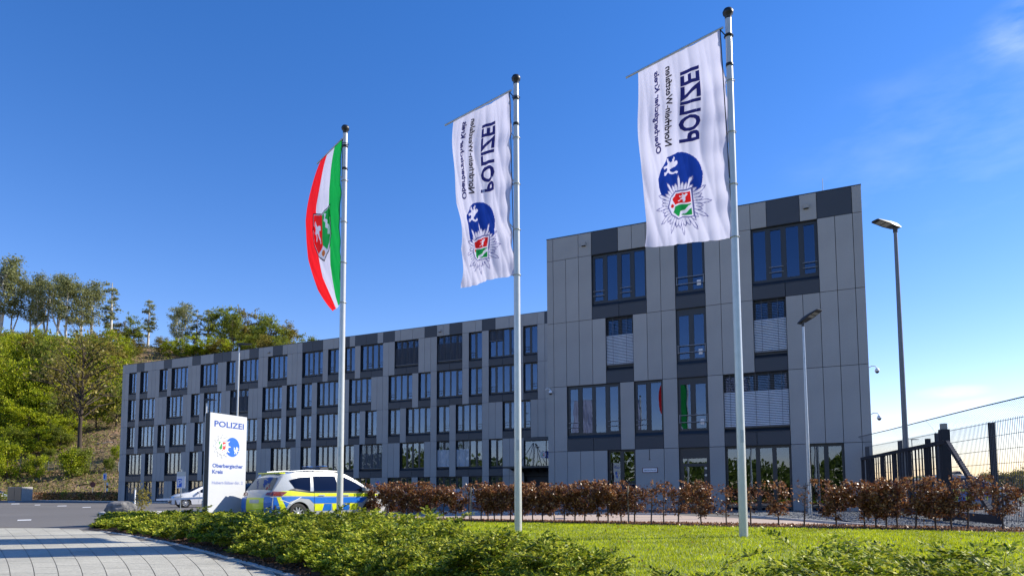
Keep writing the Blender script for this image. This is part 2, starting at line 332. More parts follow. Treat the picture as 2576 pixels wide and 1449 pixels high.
def text_polys(txt, height, width=None, bold=0.0):
    cu = bpy.data.curves.new('t', 'FONT'); cu.body = txt; cu.size = 1; cu.resolution_u = 3; cu.offset = bold
    ob = bpy.data.objects.new('t', cu); COL.objects.link(ob); bpy.context.view_layer.update()
    me = bpy.data.meshes.new_from_object(ob.evaluated_get(bpy.context.evaluated_depsgraph_get()))
    vs = [v.co.copy() for v in me.vertices]; fs = [list(p.vertices) for p in me.polygons]
    bpy.data.objects.remove(ob); bpy.data.curves.remove(cu); bpy.data.meshes.remove(me)
    x0 = min(v.x for v in vs); x1 = max(v.x for v in vs)
    k = height/0.70; kx = k if width is None else width/(x1-x0)
    return [[((vs[i].x-x0)*kx, vs[i].y*k) for i in f] for f in fs]
def circle(cx, cy, r, n=32, a0=0): return [(cx+r*cos(a0+2*pi*k/n), cy+r*sin(a0+2*pi*k/n)) for k in range(n)]
def xf(poly, sx, sy, tx, ty): return [(p[0]*sx+tx, p[1]*sy+ty) for p in poly]
HORSE = [(0.05, 0.55), (0.12, 0.50), (0.22, 0.56), (0.34, 0.50), (0.30, 0.36), (0.18, 0.26), (0.16, 0.12), (0.24, 0.10), (0.27, 0.22), (0.42, 0.34), (0.50, 0.46),
         (0.62, 0.48), (0.60, 0.32), (0.70, 0.22), (0.78, 0.26), (0.70, 0.36), (0.74, 0.50), (0.88, 0.48), (0.95, 0.56), (0.84, 0.60), (0.78, 0.64), (0.86, 0.76),
         (0.92, 0.74), (0.97, 0.80), (0.86, 0.92), (0.74, 0.90), (0.64, 0.78), (0.52, 0.70), (0.36, 0.72), (0.24, 0.70), (0.10, 0.68)]
LION = [(0.18, 0.02), (0.34, 0.04), (0.36, 0.10), (0.30, 0.12), (0.40, 0.26), (0.50, 0.30), (0.54, 0.16), (0.50, 0.06), (0.64, 0.04), (0.68, 0.12), (0.64, 0.30), (0.68, 0.42),
        (0.80, 0.36), (0.96, 0.40), (0.94, 0.48), (0.84, 0.48), (0.72, 0.56), (0.74, 0.66), (0.86, 0.68), (0.98, 0.78), (0.90, 0.82), (0.80, 0.78), (0.70, 0.78),
        (0.74, 0.90), (0.64, 0.98), (0.52, 0.94), (0.44, 0.80), (0.40, 0.62), (0.30, 0.48), (0.20, 0.52), (0.14, 0.64), (0.20, 0.80), (0.12, 0.92), (0.02, 0.84),
        (0.08, 0.76), (0.04, 0.60), (0.12, 0.42), (0.24, 0.34), (0.22, 0.20), (0.14, 0.12)]
def cell_print(fmap, parent, box, c, layers, skip=('white',), h=0.0):
    """flat print built from small cells: layers = [(part name, ink key, [polygons])] painted in order; cells of a skipped ink stay bare"""
    x0, x1, y0, y1 = box; nx_, ny_ = int((x1-x0)/c)+1, int((y1-y0)/c)+1
    gx_, gy_ = np.meshgrid(x0+(np.arange(nx_)+.5)*c, y0+(np.arange(ny_)+.5)*c, indexing='ij'); P = np.stack([gx_.ravel(), gy_.ravel()], 1); idx = np.full(len(P), -1)
    for k, (nm, ink, polys) in enumerate(layers):
        for poly in polys:
            q = np.array(poly); m_ = (P[:, 0] > q[:, 0].min()) & (P[:, 0] < q[:, 0].max()) & (P[:, 1] > q[:, 1].min()) & (P[:, 1] < q[:, 1].max()); w_ = np.nonzero(m_)[0]
            if len(w_): idx[w_[in_poly(P[w_], poly)]] = k
    cache = {}
    def vert(i, j):
        if (i, j) not in cache: cache[(i, j)] = tuple(fmap(x0+i*c, y0+j*c, h))
        return cache[(i, j)]
    for k, (nm, ink, polys) in enumerate(layers):
        if ink is None: continue
        vs, vi, fs = [], {}, []
        for q in np.nonzero(idx == k)[0]:
            i, j = divmod(int(q), ny_); f = []
            for ij in ((i, j), (i+1, j), (i+1, j+1), (i, j+1)):
                if ij not in vi: vi[ij] = len(vs); vs.append(vert(*ij))
                f.append(vi[ij])
            fs.append(tuple(f))
        if fs:
            me = bpy.data.meshes.new(nm); me.from_pydata(vs, [], fs); me.materials.append(ink); link(nm, me, parent)
def in_poly(P, poly):
    poly = np.array(poly); x, y = P[:, 0], P[:, 1]; c = np.zeros(len(P), bool); j = len(poly)-1
    for i in range(len(poly)):
        xi, yi = poly[i]; xj, yj = poly[j]; m_ = ((yi > y) != (yj > y)) & (x < (xj-xi)*(y-yi)/(yj-yi+1e-12)+xi); c ^= m_; j = i
    return c
def emblem(fmap, parent, r, inks, flip=False, discr=0.82, off=1.0, step=0.12, cell=None, h=0.004):
    """police star with state shield, blue disc with a lion behind it; tx to the right, ty up, star at the origin"""
    D = discr*r; cx = off*r; I = inks.get; out, inn = [], []
    for k in range(36):
        a = 2*pi*k/36+pi/2; Lr = r*(1.0 if k % 3 == 0 else 0.76); w = 0.062*r
        def ry(L, w, r0):
            pts = [(r0, -w*0.6), (L*0.78, -w), (L*0.88, -w*0.9), (L, 0), (L*0.88, w*0.9), (L*0.78, w), (r0, w*0.6)]
            return [(x*cos(a)-y*sin(a), x*sin(a)+y*cos(a)) for x, y in pts]
        out.append(ry(Lr, w, 0.2*r)); inn.append(ry(Lr*0.955, w*0.68, 0.2*r))
    s = 0.40*r
    sh = lambda k: [(-s*k, s*k), (s*k, s*k), (s*k, -s*0.35*k), (s*0.62*k, -s*0.85*k), (0, -s*1.12*k), (-s*0.62*k, -s*0.85*k), (-s*k, -s*0.35*k)]
    layers = [('blue_disc', I('blue'), [circle(cx, 0.0, D, 40)]), ('lion_figure', I('white'), [xf(LION, 0.75*D, 0.80*D, cx+0.17*D, -0.72*D)])]
    for k in range(36): layers += [('star_outline', I('line'), [out[k]]), ('star_rays', I('white'), [inn[k]])] if False else []
    # rays in two passes: short ones first, so that the long ones lie on top
    layers += [('star_outline', I('line'), out), ('star_rays', I('white'), inn), ('shield_rim', I('line'), [sh(1.14)]), ('shield_field', I('white'), [sh(1.04)]),
        ('green_field', I('green'), [[(-s*0.92, s*0.92), (-s*0.06, s*0.92), (-s*0.06, -s*0.5), (-s*0.55, -s*0.72), (-s*0.92, -s*0.3)]]),
        ('red_field', I('red'), [[(s*0.06, s*0.92), (s*0.92, s*0.92), (s*0.92, -s*0.3), (s*0.55, -s*0.72), (s*0.06, -s*0.5)]]),
        ('river_band', I('white'), [[(-s*0.92, -s*0.25), (-s*0.62, 0.0), (-s*0.5, 0.35*s), (-s*0.2, 0.62*s), (-s*0.12, s*0.92), (-s*0.42, s*0.92), (-s*0.5, 0.7*s), (-s*0.78, 0.42*s), (-s*0.85, 0.15*s), (-s*0.92, 0.1*s)]]),
        ('horse_figure', I('white'), [xf(HORSE, 0.78*s, 0.95*s, 0.10*s, -0.25*s)]), ('rose', I('red'), [circle(0, -s*0.78, s*0.16, 10)])]
    cell_print(fmap, parent, (-r*1.02, cx+D*1.02, -r*1.02, r*1.02), cell or r/62, layers, h=h)

# ------------------------------------------------------------------ the ground
def sheet(name, poly, z, m, kind='structure', thick=None):
    mb = MB()
    if thick: mb.prism(poly, z-thick, z)
    else: mb.add([(p[0], p[1], z) for p in poly], [tuple(range(len(poly)))])
    me = mb.mesh(name, m); fix_normals(me)
    if not thick and me.polygons[0].normal.z < 0: me.flip_normals()
    return tag(link(name, me), kind=kind)
# hill: picture column -> elevation of the ridge line
RX = [-900, 0, 200, 400, 560, 700, 820, 1000, 1300, 1700, 2600, 3400]
RY = [815, 838, 848, 868, 888, 905, 955, 1065, 1180, 1215, 1222, 1225]
D0, D1 = 103.0, 215.0
def hill_z(px, d):
    e = (1241-np.interp(px, RX, RY))/FPX
    t = np.clip((d-D0)/(D1-D0), 0, 1.6)
    g = np.where(t < 1, 0.55*t+0.45*t*t*(3-2*t), 1-0.25*(t-1))
    return np.where(d < D0, 0, (D1*e+EYE)*g)
def hz(px, d):
    q = gx(px, d); dist = 1.2*float(fnoise(q.x, q.y, 0.12, 3))*min(1, max(0, (d-D0)/20))
    return float(hill_z(px, d))+dist
def hill_pt(px, d): q = gx(px, d); q.z = hz(px, d); return q
S = 1500
sheet('ground', [(-S, -S), (S, -S), (S, S), (-S, S)], -0.012, M['farground'])
def curve_poly(pts): return [tuple(gx(px, d))[:2] if False else tuple(zp(px, d))[:2] for px, d in pts]
sheet('asphalt', [(-230, -20), (-14, -20), (-9.6, 2.0), (-14.5, 18.9), (6.0, 18.9), (40, 16), (40, 58.9), (-85, 58.9), (-160, 62), (-230, 60)], 0.0, M['asphalt'])
nx, nd = 150, 70
pxs = np.linspace(-700, 3300, nx); ds = np.concatenate([np.linspace(D0-1, D1, nd-14), np.linspace(D1+8, 520, 14)])
HV = []
for d in ds:
    for px in pxs:
        q = gx(px, d); HV.append((q.x, q.y, hz(px, d)-0.05 if d > D0 else -0.3))
HF_ = np.array([(i*nx+j, i*nx+j+1, (i+1)*nx+j+1, (i+1)*nx+j) for i in range(nd-1) for j in range(nx-1)])
hm, n, l, b = new_mat('hillside'); b.inputs['Roughness'].default_value = 0.95
tcn = n.new('ShaderNodeTexCoord'); n1 = n.new('ShaderNodeTexNoise'); n1.inputs['Scale'].default_value = 0.16; n1.inputs['Detail'].default_value = 9; n1.inputs['Roughness'].default_value = 0.65
l.new(tcn.outputs['Object'], n1.inputs[0]); cr = n.new('ShaderNodeValToRGB'); e = cr.color_ramp.elements
e[0].position = 0.30; e[0].color = (0.07, 0.075, 0.02, 1); e[1].position = 0.70; e[1].color = (0.52, 0.30, 0.17, 1)
x = e.new(0.46); x.color = (0.17, 0.12, 0.06, 1); x = e.new(0.58); x.color = (0.26, 0.17, 0.10, 1)
l.new(n1.outputs[0], cr.inputs[0]); l.new(cr.outputs[0], b.inputs['Base Color'])
nb = n.new('ShaderNodeTexNoise'); nb.inputs['Scale'].default_value = 1.3; nb.inputs['Detail'].default_value = 6; l.new(tcn.outputs['Object'], nb.inputs[0])
bp = n.new('ShaderNodeBump'); bp.inputs['Distance'].default_value = 0.8; bp.inputs['Strength'].default_value = 0.9; l.new(nb.outputs[0], bp.inputs['Height']); l.new(bp.outputs[0], b.inputs['Normal'])
tag(link('hillside', np_mesh('hillside', np.array(HV), HF_, [hm], smooth=True)), kind='structure')

# slab paving in curved courses beside the shrub bed
CURB = [zp(-350, 1322), zp(-60, 1324), zp(120, 1327.5), zp(205, 1331), zp(254, 1336.5), zp(328, 1347), zp(444, 1369), zp(532, 1393), zp(650, 1425), zp(729, 1448), zp(860, 1490), zp(1060, 1560), zp(1400, 1740)]
def resample(pts, step):
    out = [pts[0]]; acc = 0
    for a, b_ in zip(pts[:-1], pts[1:]):
        Ls = (b_-a).length; t = step-acc
        while t < Ls: out.append(a.lerp(b_, t/Ls)); t += step
        acc = (acc+Ls) % step
    return out
def smooth(pts, it=3):
    for _ in range(it): pts = [pts[0]]+[(pts[i-1]+pts[i]*2+pts[i+1])/4 for i in range(1, len(pts)-1)]+[pts[-1]]
    return pts
EDGE = smooth(resample(CURB[4:], 0.4), 12)
# paved polygon: left of the bed edge, near side of the asphalt
pave = [(p.x, p.y) for p in EDGE]+[(p.x, p.y) for p in (Vector((1.2, -2, 0)), Vector((-30, -14, 0)), Vector((-60, 4, 0)))]+[(p.x, p.y) for p in CURB[:4]]
sheet('paving_bed', pave, 0.004, M['joint'])
# courses fan out from a far centre so that the joints read as the long curves of the photograph
cA, cB = zp(160, 1449), zp(1100, 1560)
def inside(pt, poly):
    x, y = pt; c = False; n_ = len(poly); j = n_-1
    for i in range(n_):
        xi, yi = poly[i]; xj, yj = poly[j]
        if (yi > y) != (yj > y) and x < (xj-xi)*(y-yi)/(yj-yi+1e-12)+xi: c = not c
        j = i
    return c
J_BOT = [-400+60.8*k for k in range(34)]           # joint columns measured on the bottom line of the picture (y = 1449)
def joint(k):
    """course joint k from the bottom line to the asphalt edge, bending to the left as it goes away"""
    x0 = -400+60.8*k; pts = []
    for t in np.linspace(-0.5, 1, 34):
        y = 1449-(1449-1329)*t if t >= 0 else 1449-(120)*t*0.9
        tt = max(t, 0)
        lean = 0.05+0.62*max(0, (x0-100))/700
        xx = x0-(lean*150*tt+60*tt**2+150*lean*tt**2.2) - (0 if x0 > 0 else 0)
        if t < 0: xx = x0-lean*150*t
        pts.append(zp(xx, y, 0.0))
    return pts
pv = empty('paving', (0, 0, 0)); tag(pv, kind='structure')
JS = [joint(k) for k in range(34)]
def course(k, k0):
    A_, B_ = JS[k], JS[k+1]; mb = MB(); vs = []; G = 0.0055
    for i, (a, b_) in enumerate(zip(A_, B_)):
        d = (b_-a).normalized(); vs.append((a+d*G, b_-d*G))
    # individual slabs with cross joints, length about 0.42 m
    i = 0; acc = 0
    cum = [0]
    for q in range(len(vs)-1): cum.append(cum[-1]+((vs[q+1][0]+vs[q+1][1])/2-(vs[q][0]+vs[q][1])/2).length)
    tot = cum[-1]; Ls = 0.42; s0 = (k % 2)*0.2; cuts = [0]+list(np.arange(s0+0.1, tot, Ls))+[tot]
    def at(s):
        q = int(np.searchsorted(cum, s)-1); q = max(0, min(q, len(cum)-2)); t = (s-cum[q])/(cum[q+1]-cum[q]+1e-9)
        return vs[q][0].lerp(vs[q+1][0], t), vs[q][1].lerp(vs[q+1][1], t)
    for c0, c1 in zip(cuts[:-1], cuts[1:]):
        if c1-c0 < 0.05: continue
        a0, b0 = at(c0+0.002); a1, b1 = at(c1-0.002); cc = (a0+b0+a1+b1)/4
        if not all(inside((p.x, p.y), pave) for p in (a0*0.9+cc*0.1, b0*0.9+cc*0.1, a1*0.9+cc*0.1, b1*0.9+cc*0.1)): continue
        z = 0.0125+random.uniform(-0.0012, 0.0012)
        mb.add([(a0.x, a0.y, z), (b0.x, b0.y, z+random.uniform(-.0006, .0006)), (b1.x, b1.y, z), (a1.x, a1.y, z), (a0.x, a0.y, 0.004), (b0.x, b0.y, 0.004), (b1.x, b1.y, 0.004), (a1.x, a1.y, 0.004)],
               [(0, 1, 2, 3), (0, 4, 5, 1), (1, 5, 6, 2), (2, 6, 7, 3), (3, 7, 4, 0)])
    if mb.f:
        me = mb.mesh('slab_course', M['paver'])
        if me.polygons[0].normal.z < 0: me.flip_normals()
        link('slab_course', me, pv)
for k in range(33): course(k, 0)
# kerb stones between paving and bed
ke = empty('kerb', (0, 0, 0)); tag(ke, kind='structure')
for a, b_ in zip(EDGE[:-1:2], EDGE[2::2]):
    mb = MB(); d = (b_-a).normalized(); mb.beam(a+d*0.006+Vector((0, 0, -0.034)), b_-d*0.006+Vector((0, 0, -0.034)), 0.085, 0.11); mb.build('kerb_stone', M['kerb'], parent=ke)
# bed, lawn, mulch strip, pinkish path, gravel
BEDB = [gx(240, 22.8), gx(300, 23.6), gx(860, 23), gx(960, 15.6), gx(1060, 13.8), gx(1160, 11.5), gx(1200, 8.4), gx(1350, 7.0), gx(1500, 5.4), gx(1700, 4.4), gx(1850, 4.9), gx(2100, 5.0), gx(2330, 4.2), gx(2700, 3.9)]
bed = [(p.x, p.y) for p in EDGE]+[(2.5, 0.8)]+[(p.x, p.y) for p in BEDB[::-1]]+[(zp(222, 1331).x, zp(222, 1331).y)]
sheet('planting_bed', bed, 0.014, M['soil'])
LAWN = [(-16.6, 17.35), (-9, 17.35), (0, 16.9), (8, 16.2), (16, 15.5), (16, 1.0), (2.5, 0.6), (-1, 2.0), (-5.5, 6.5), (-12, 13)]
LZ = 0.10
sheet('lawn', LAWN, LZ, M['grassbase'], thick=0.11)
sheet('mulch_strip', [(-24, 17.5), (-9, 17.35), (0, 16.9), (8, 16.2), (20, 15.2), (20, 17.5), (8, 18.6), (0, 19.0), (-24, 19.2)], LZ+0.004, M['soil'], thick=0.11)
sheet('path', [(-17, 19.1), (0.2, 19.05), (1.2, 21), (-5.8, 27.2), (-17, 27.2)], 0.012, M['pink'])
gp = [tuple(zp(1880, 1298))[:2], tuple(zp(2330, 1336))[:2], (9, 17.5), (9, 34.8), (-8, 34.8)]
sheet('gravel_bed', gp, 0.016, M['gravel'])
mb = MB(); mb.beam(zp(1870, 1297, 0.03), zp(2335, 1334, 0.03), 0.10, 0.10); tag(mb.build('kerb_edging', M['kerb']), kind='structure')
mb = MB(); mb.beam(Vector((-17, 27.25, 0.03)), Vector((-5.8, 27.25, 0.03)), 0.12, 0.12); tag(mb.build('kerb_strip', M['kerb']), kind='structure')
# far kerb at the foot of the hill
mb = MB()
for a, b_ in zip([(-300, 1256), (0, 1257), (180, 1259), (330, 1262)], [(0, 1257), (180, 1259), (330, 1262), (420, 1264)]): mb.beam(zp(*a, 0.05), zp(*b_, 0.05), 0.25, 0.12)
tag(mb.build('far_kerb', M['kerb']), kind='structure')
# painted dashes on the asphalt
lm = empty('road_marking', (0, 0, 0)); tag(lm, kind='structure')
def dash(x0, x1, y, wy):
    a, b_, c, d = zp(x0, y+wy), zp(x1, y+wy*0.4), zp(x1+1, y-wy), zp(x0+2, y-wy*0.4)
    mb = MB(); mb.add([(p.x, p.y, 0.004) for p in (a, b_, c, d)], [(0, 1, 2, 3)]); me = mb.mesh('painted_dash', M['white'])
    if me.polygons[0].normal.z < 0: me.flip_normals()
    link('painted_dash', me, lm)
S2 = 400/2576*0.7287
for x0, x1, y in [(380, 690, 1252), (245, 430, 892), (765, 890, 916), (1265, 1475, 938), (1825, 2015, 968), (2400, 2520, 996), (165, 330, 846)]:
    dash(x0*S2, x1*S2, 1600*0.7287+y*S2, 1.6 if y > 1200 else 0.8)

# ------------------------------------------------------------------ the buildings
NB, NW = 35.11, 59.05
def facade(name, label, M_, xo, n, levels, roof, pl, rows, windows, edgeL, edgeR, depth, base):
    """xo: x of module line 0; rows[level] = (first,last) module lines; windows[level] = {(a,b): options}"""
    B = empty(name, ((edgeL+edgeR)/2, n, 0)); tag(B, label, 'building')
    ox, oy = B.location.x, B.location.y
    X = lambda j: xo+j*M_-ox
    cache = {}
    def panel(nm, x0, x1, z0, z1, m, T=0.04, y=0.0):
        key = (nm, round(x1-x0, 3), round(z1-z0, 3), m.name)
        if key not in cache:
            mb = MB(); g = 0.011; c = 0.004; W_, H_ = x1-x0, z1-z0
            v = [(g, T, g), (W_-g, T, g), (W_-g, T, H_-g), (g, T, H_-g), (g, c, g), (W_-g, c, g), (W_-g, c, H_-g), (g, c, H_-g), (g+c, 0, g+c), (W_-g-c, 0, g+c), (W_-g-c, 0, H_-g-c), (g+c, 0, H_-g-c)]
            f = [(8, 9, 10, 11)]+[(i, (i+1) % 4, 4+(i+1) % 4, 4+i) for i in range(4)]+[(4+i, 4+(i+1) % 4, 8+(i+1) % 4, 8+i) for i in range(4)]
            mb.add(v, f); cache[key] = mb.mesh(nm, m)
        return link(nm, cache[key], B, (x0, y, z0))
    def window(a, b, z0, z1, o):
        x0, x1 = X(a), X(b); W_ = x1-x0; rec = o.get('rec', 0.20); nn = o.get('n', b-a); kind = o.get('k', 'w')
        zg0 = z0; T = 0.014
        fr = MB()
        # reveals
        fr.box(x0, x0+T, 0.03, rec+0.34, z0-0.16, z1); fr.box(x1-T, x1, 0.03, rec+0.34, z0-0.16, z1)
        fr.box(x0+T, x1-T, 0.03, rec+0.34, z1-T, z1)
        # sloping sill down to the spandrel panel
        if kind != 'door':
            fr.add([(x0+T, 0.0, z0-0.165), (x1-T, 0.0, z0-0.165), (x1-T, rec, z0), (x0+T, rec, z0), (x0+T, 0.0, z0-0.195), (x1-T, 0.0, z0-0.195), (x1-T, rec+.05, z0-0.195), (x0+T, rec+.05, z0-0.195)],
                   [(0, 1, 2, 3), (0, 4, 5, 1), (4, 7, 6, 5)])
        # frame: bottom and top rails, posts
        ra, rb = rec, rec+0.07
        ft, fb, fm = o.get('ft', 0.13), 0.12, o.get('fm', 0.10)
        fr.box(x0+T, x1-T, ra, rb, z0, z0+fb); fr.box(x0+T, x1-T, ra, rb, z1-ft, z1-T)
        cells = []
        cw = W_/nn
        for i in range(nn+1):
            c = x0+i*cw
            l_, r_ = (x0+T, x0+fm*0.9+T) if i == 0 else ((x1-fm*0.9-T, x1-T) if i == nn else (c-fm, c+fm))
            fr.box(l_, r_, ra-0.004, rb+0.004, z0+fb, z1-ft); cells.append((l_, r_))
        F_ = fr.build('window', M['frame'], parent=B)
        zz0, zz1 = z0+fb, z1-ft
        for i in range(nn):
            l_, r_ = cells[i][1], cells[i+1][0]
            op = (i in o['open']) if 'open' in o else (i % 2 == (a+int(z0)) % 2 if nn > 2 else i == (a % 2))
            e = 0.045 if op else 0.0
            if op:
                sb = MB(); y0, y1 = ra-0.012, ra+0.02
                sb.box(l_, l_+e, y0, y1, zz0, zz1); sb.box(r_-e, r_, y0, y1, zz0, zz1); sb.box(l_+e, r_-e, y0, y1, zz0, zz0+e); sb.box(l_+e, r_-e, y0, y1, zz1-e, zz1)
                sb.build('sash', M['frame'], parent=F_)
            pb = MB(); pb.box(l_+e-0.003, r_-e+0.003, ra+0.03, ra+0.042, zz0+e-0.003, zz1-e+0.003)
            pb.build('pane', M['glass'], parent=F_)
            if i in o.get('cur', ()):
                cb = MB(); m_ = 9; vs = []
                for q in range(m_*2+1):
                    xx = l_+(r_-l_)*q/(m_*2); yy = ra+0.12+0.025*(q % 2); vs += [(xx, yy, zz0), (xx, yy, zz1)]
                cb.add(vs, [(2*q, 2*q+2, 2*q+3, 2*q+1) for q in range(m_*2)]); cb.build('curtain', M['curtain'], parent=F_)
            if op and o.get('rail', True) and kind == 'w':
                rb_ = MB()
                for zr in (0.42, 0.68): rb_.box(l_-0.05, r_+0.05, ra-0.075, ra-0.045, z0+zr, z0+zr+0.03); rb_.box(l_-0.045, l_-0.02, ra-0.045, ra-0.004, z0+zr, z0+zr+0.03); rb_.box(r_+0.02, r_+0.045, ra-0.045, ra-0.004, z0+zr, z0+zr+0.03)
                rb_.build('guard_rail', M['railm' if M_ > .755 else 'lampgrey'], parent=F_)
        if 'blind' in o:
            ba, bb, top, low = o['blind'][:4]; mt = M[o['blind'][4]] if len(o['blind']) > 4 else M['slat']
            xa, xb = x0+T+(W_-2*T)*ba, x0+T+(W_-2*T)*bb; sb = MB(); zt = z1-T; step = 0.082 if M_ > .755 else 0.10
            zl = lerp(z1, z0, low); zm = lerp(z1, z0, top); z = zt-0.03
            while z > zl:
                closed = z < zm; dz = 0.030 if closed else 0.012
                y0 = rec-0.12
                sb.add([(xa, y0, z-dz), (xb, y0, z-dz), (xb, y0+0.05, z+dz), (xa, y0+0.05, z+dz)], [(0, 1, 2, 3)], 0 if closed else 1)
                z -= step
            for q in range(1, max(2, int((xb-xa)/0.6))+1):
                c = xa+(xb-xa)*(q-0.5)/max(2, int((xb-xa)/0.6)); sb.box(c-0.008, c+0.008, rec-0.135, rec-0.128, zl, zt, 1)
            sb.box(xa, xb, rec-0.13, rec-0.06, zl-0.03, zl+0.02, 1)
            tag(sb.build('blind', mt, M['slatdark'], parent=F_), kind='stuff')
        return F_
    H0 = base
    # rows of strips and windows
    for li, z0 in enumerate([base]+levels):
        z1 = ([*levels]+[None])[li] if li < len(levels) else None
        if z1 is None: break
        a0, a1 = rows; win = windows[li]; busy = set()
        for (a, b), o in win.items():
            for q in range(a, b): busy.add(q)
            if 'z0' in o: zb = o['z0']
            else: zb = z0+0.86 if li > 0 else z0
            window(a, b, zb, o.get('z1', z1), o)
            if li > 0 and not o.get('nospan'):
                k = 2 if (b-a) % 2 == 0 else 1; q = a
                while q < b: panel('dark_panel', X(q), X(min(q+k, b)), z0, z0+0.665, M['dark']); q += k
        if li == 0 and 'double0' in windows[-1]: dbl = windows[-1]['double0']
        else: dbl = ()
        q = a0
        while q < a1:
            if q in busy: q += 1; continue
            wd = 2 if q in dbl else 1
            panel('panel', X(q), X(q+wd), z0, z1, M['panel']); q += wd
        if edgeL < xo+a0*M_-0.05: panel('panel', edgeL-ox, X(a0), z0, z1, M['panel'])
        if edgeR > xo+a1*M_+0.05: panel('panel', X(a1), edgeR-ox, z0, z1, M['panel'])
    zt = levels[-1]
    for x0, x1, dk in pl:
        xa = edgeL-ox if x0 is None else X(x0); xb = edgeR-ox if x1 is None else X(x1)
        if dk and dk == 2:
            for q in np.arange(x0, x1, 2): panel('dark_panel', X(q), X(q+2), zt, roof, M['dark'])
        else: panel('dark_panel' if dk else 'panel', xa, xb, zt, roof, M['dark'] if dk else M['panel'])
    eL, eR = edgeL-ox, edgeR-ox
    mb = MB(); mb.box(eL+0.02, eR-0.02, 0.60, depth, base-0.3, roof-0.1); mb.build('core', M['inner'], parent=B)
    mb = MB()
    mb.box(eL+0.002, eL+0.018, 0.045, depth, base-0.3, roof-0.05); mb.box(eR-0.018, eR-0.002, 0.045, depth, base-0.3, roof-0.05)
    mb.box(eL+0.02, eR-0.02, 0.045, depth, roof-0.09, roof-0.05); mb.build('side_wall', M['panel'], parent=B)
    mb = MB(); mb.box(eL-0.01, eR+0.01, -0.012, 0.30, roof+0.002, roof+0.035); mb.build('parapet_cap', M['dark'], parent=B)
    mb = MB(); mb.box(eL+0.03, eR-0.03, 0.02, 0.5, base-0.3, base-0.004); mb.build('plinth', M['concrete'], parent=B)
    return B, X
# front block --------------------------------------------------------------
zB = [EYE+2.206+3.6*k for k in range(4)]
blind = lambda a=0, b=1, top=0.33, low=0.92, m='slat': dict(blind=(a, b, top, low, m), rail=False)
bw = [
    {(4, 6): dict(rec=0.16, open=(), ft=0.10), (9, 11): dict(k='door', n=1, rec=0.12, ft=0.55, fm=0.16, open=()), (12, 16): dict(rec=0.16, open=()), (17, 19): dict(rec=0.16, open=())},
    {(1, 5): dict(open=(0, 3), rec=0.12), (6, 8): dict(open=(0,), rec=0.12), (9, 11): dict(open=(), rec=0.12, ft=0.35, fm=0.13), (12, 16): dict(open=(), **blind(top=0.33, low=0.97))},
    {(4, 6): dict(open=(), **blind(top=0.36, low=0.95)), (9, 11): dict(open=(), rec=0.12, ft=0.35, fm=0.13), (14, 16): dict(open=(), **blind(top=0.36, low=0.95))},
    {(3, 7): dict(open=(0, 2), cur=(3,), rec=0.15), (9, 11): dict(open=(), rec=0.12, fm=0.13), (14, 18): dict(open=(1, 3), rec=0.15)},
    {'double0': (6,)}]
block_par = [(None, 0, 0), (0, 2, 0), (2, 3, 0), (3, 5, 1), (5, 6, 0), (6, 7, 0), (7, 9, 0), (9, 10, 0), (10, 11, 1), (11, 13, 0), (13, 14, 0), (14, 15, 0), (15, 17, 1), (17, 18, 0), (18, 20, 1), (20, None, 0)]
BK, XB = facade('office_block', 'four-storey grey panel office block with large windows, nearest building behind the flagpoles', 0.76, -14.23, NB, zB, EYE+14.305, block_par, (0, 20), bw, -14.62, 1.38, 30, -0.15)
# French-window rails, white tags and other trimmings of the block
for zlev in (1, 2, 3):
    mb = MB(); z0 = zB[zlev-1]+0.86
    for zr in (0.42, 0.78): mb.box(XB(9)+0.04, XB(11)-0.04, 0.02, 0.05, z0+zr, z0+zr+0.035)
    for xx in (XB(9)+0.05, XB(11)-0.09): mb.box(xx, xx+0.04, 0.051, 0.116, z0+0.40, z0+0.84)
    mb.build('guard_rail', M['railm'], parent=BK)
    mb = MB(); mb.box(XB(11)-0.42, XB(11)-0.22, 0.116, 0.119, z0+0.30, z0+0.58); mb.build('window_sticker', M['paperwhite'], parent=BK)
def door_set():
    mb = MB(); mb.box(XB(9)+0.14, XB(11)-0.14, 0.075, 0.115, -0.14, 2.35); d = mb.build('door', M['frame'], parent=BK)
    mb = MB(); mb.box(XB(9)+0.24, XB(11)-0.30, 0.066, 0.074, 0.2, 2.20); mb.build('pane', M['glass'], parent=d)
    for z in (2.05, 1.70):
        mb = MB(); mb.box(XB(11)-0.24, XB(11)-0.15, 0.03, 0.074, z, z+0.10); mb.box(XB(11)-0.28, XB(11)-0.19, 0.02, 0.029, z+0.03, z+0.06); mb.build('hinge', M['steel'], parent=d)
    mb = MB(); mb.box(XB(9)+0.12, XB(9)+0.15, 0.01, 0.05, 0.9, 1.2); mb.build('handle', M['steel'], parent=d)
door_set()
for j, z in ((2.45, EYE+13.62), (17.4, EYE+13.62)):
    mb = MB(); mb.box(XB(j)-0.12, XB(j)+0.12, -0.14, -0.002, z-0.03, z+0.17); o = mb.build('roof_drain_outlet', M['panel'], parent=BK)
    mb = MB(); mb.box(XB(j)-0.10, XB(j)+0.10, -0.13, -0.01, z-0.05, z-0.032); mb.build('opening', M['black'], parent=o)
mb = MB(); mb.box(XB(7)-0.012, XB(7)+0.012, -0.02, -0.002, 2.62, 3.12); mb.box(XB(7)-0.04, XB(7)+0.04, -0.025, -0.002, 2.58, 2.62); mb.build('sensor_rod', M['black'], parent=BK)
mb = MB(); mb.tube([(XB(18.4), 0.4, EYE+14.33), (XB(18.4), 0.4, EYE+15.1)], 0.015, 6); mb.build('lightning_rod', M['steel'], parent=BK)
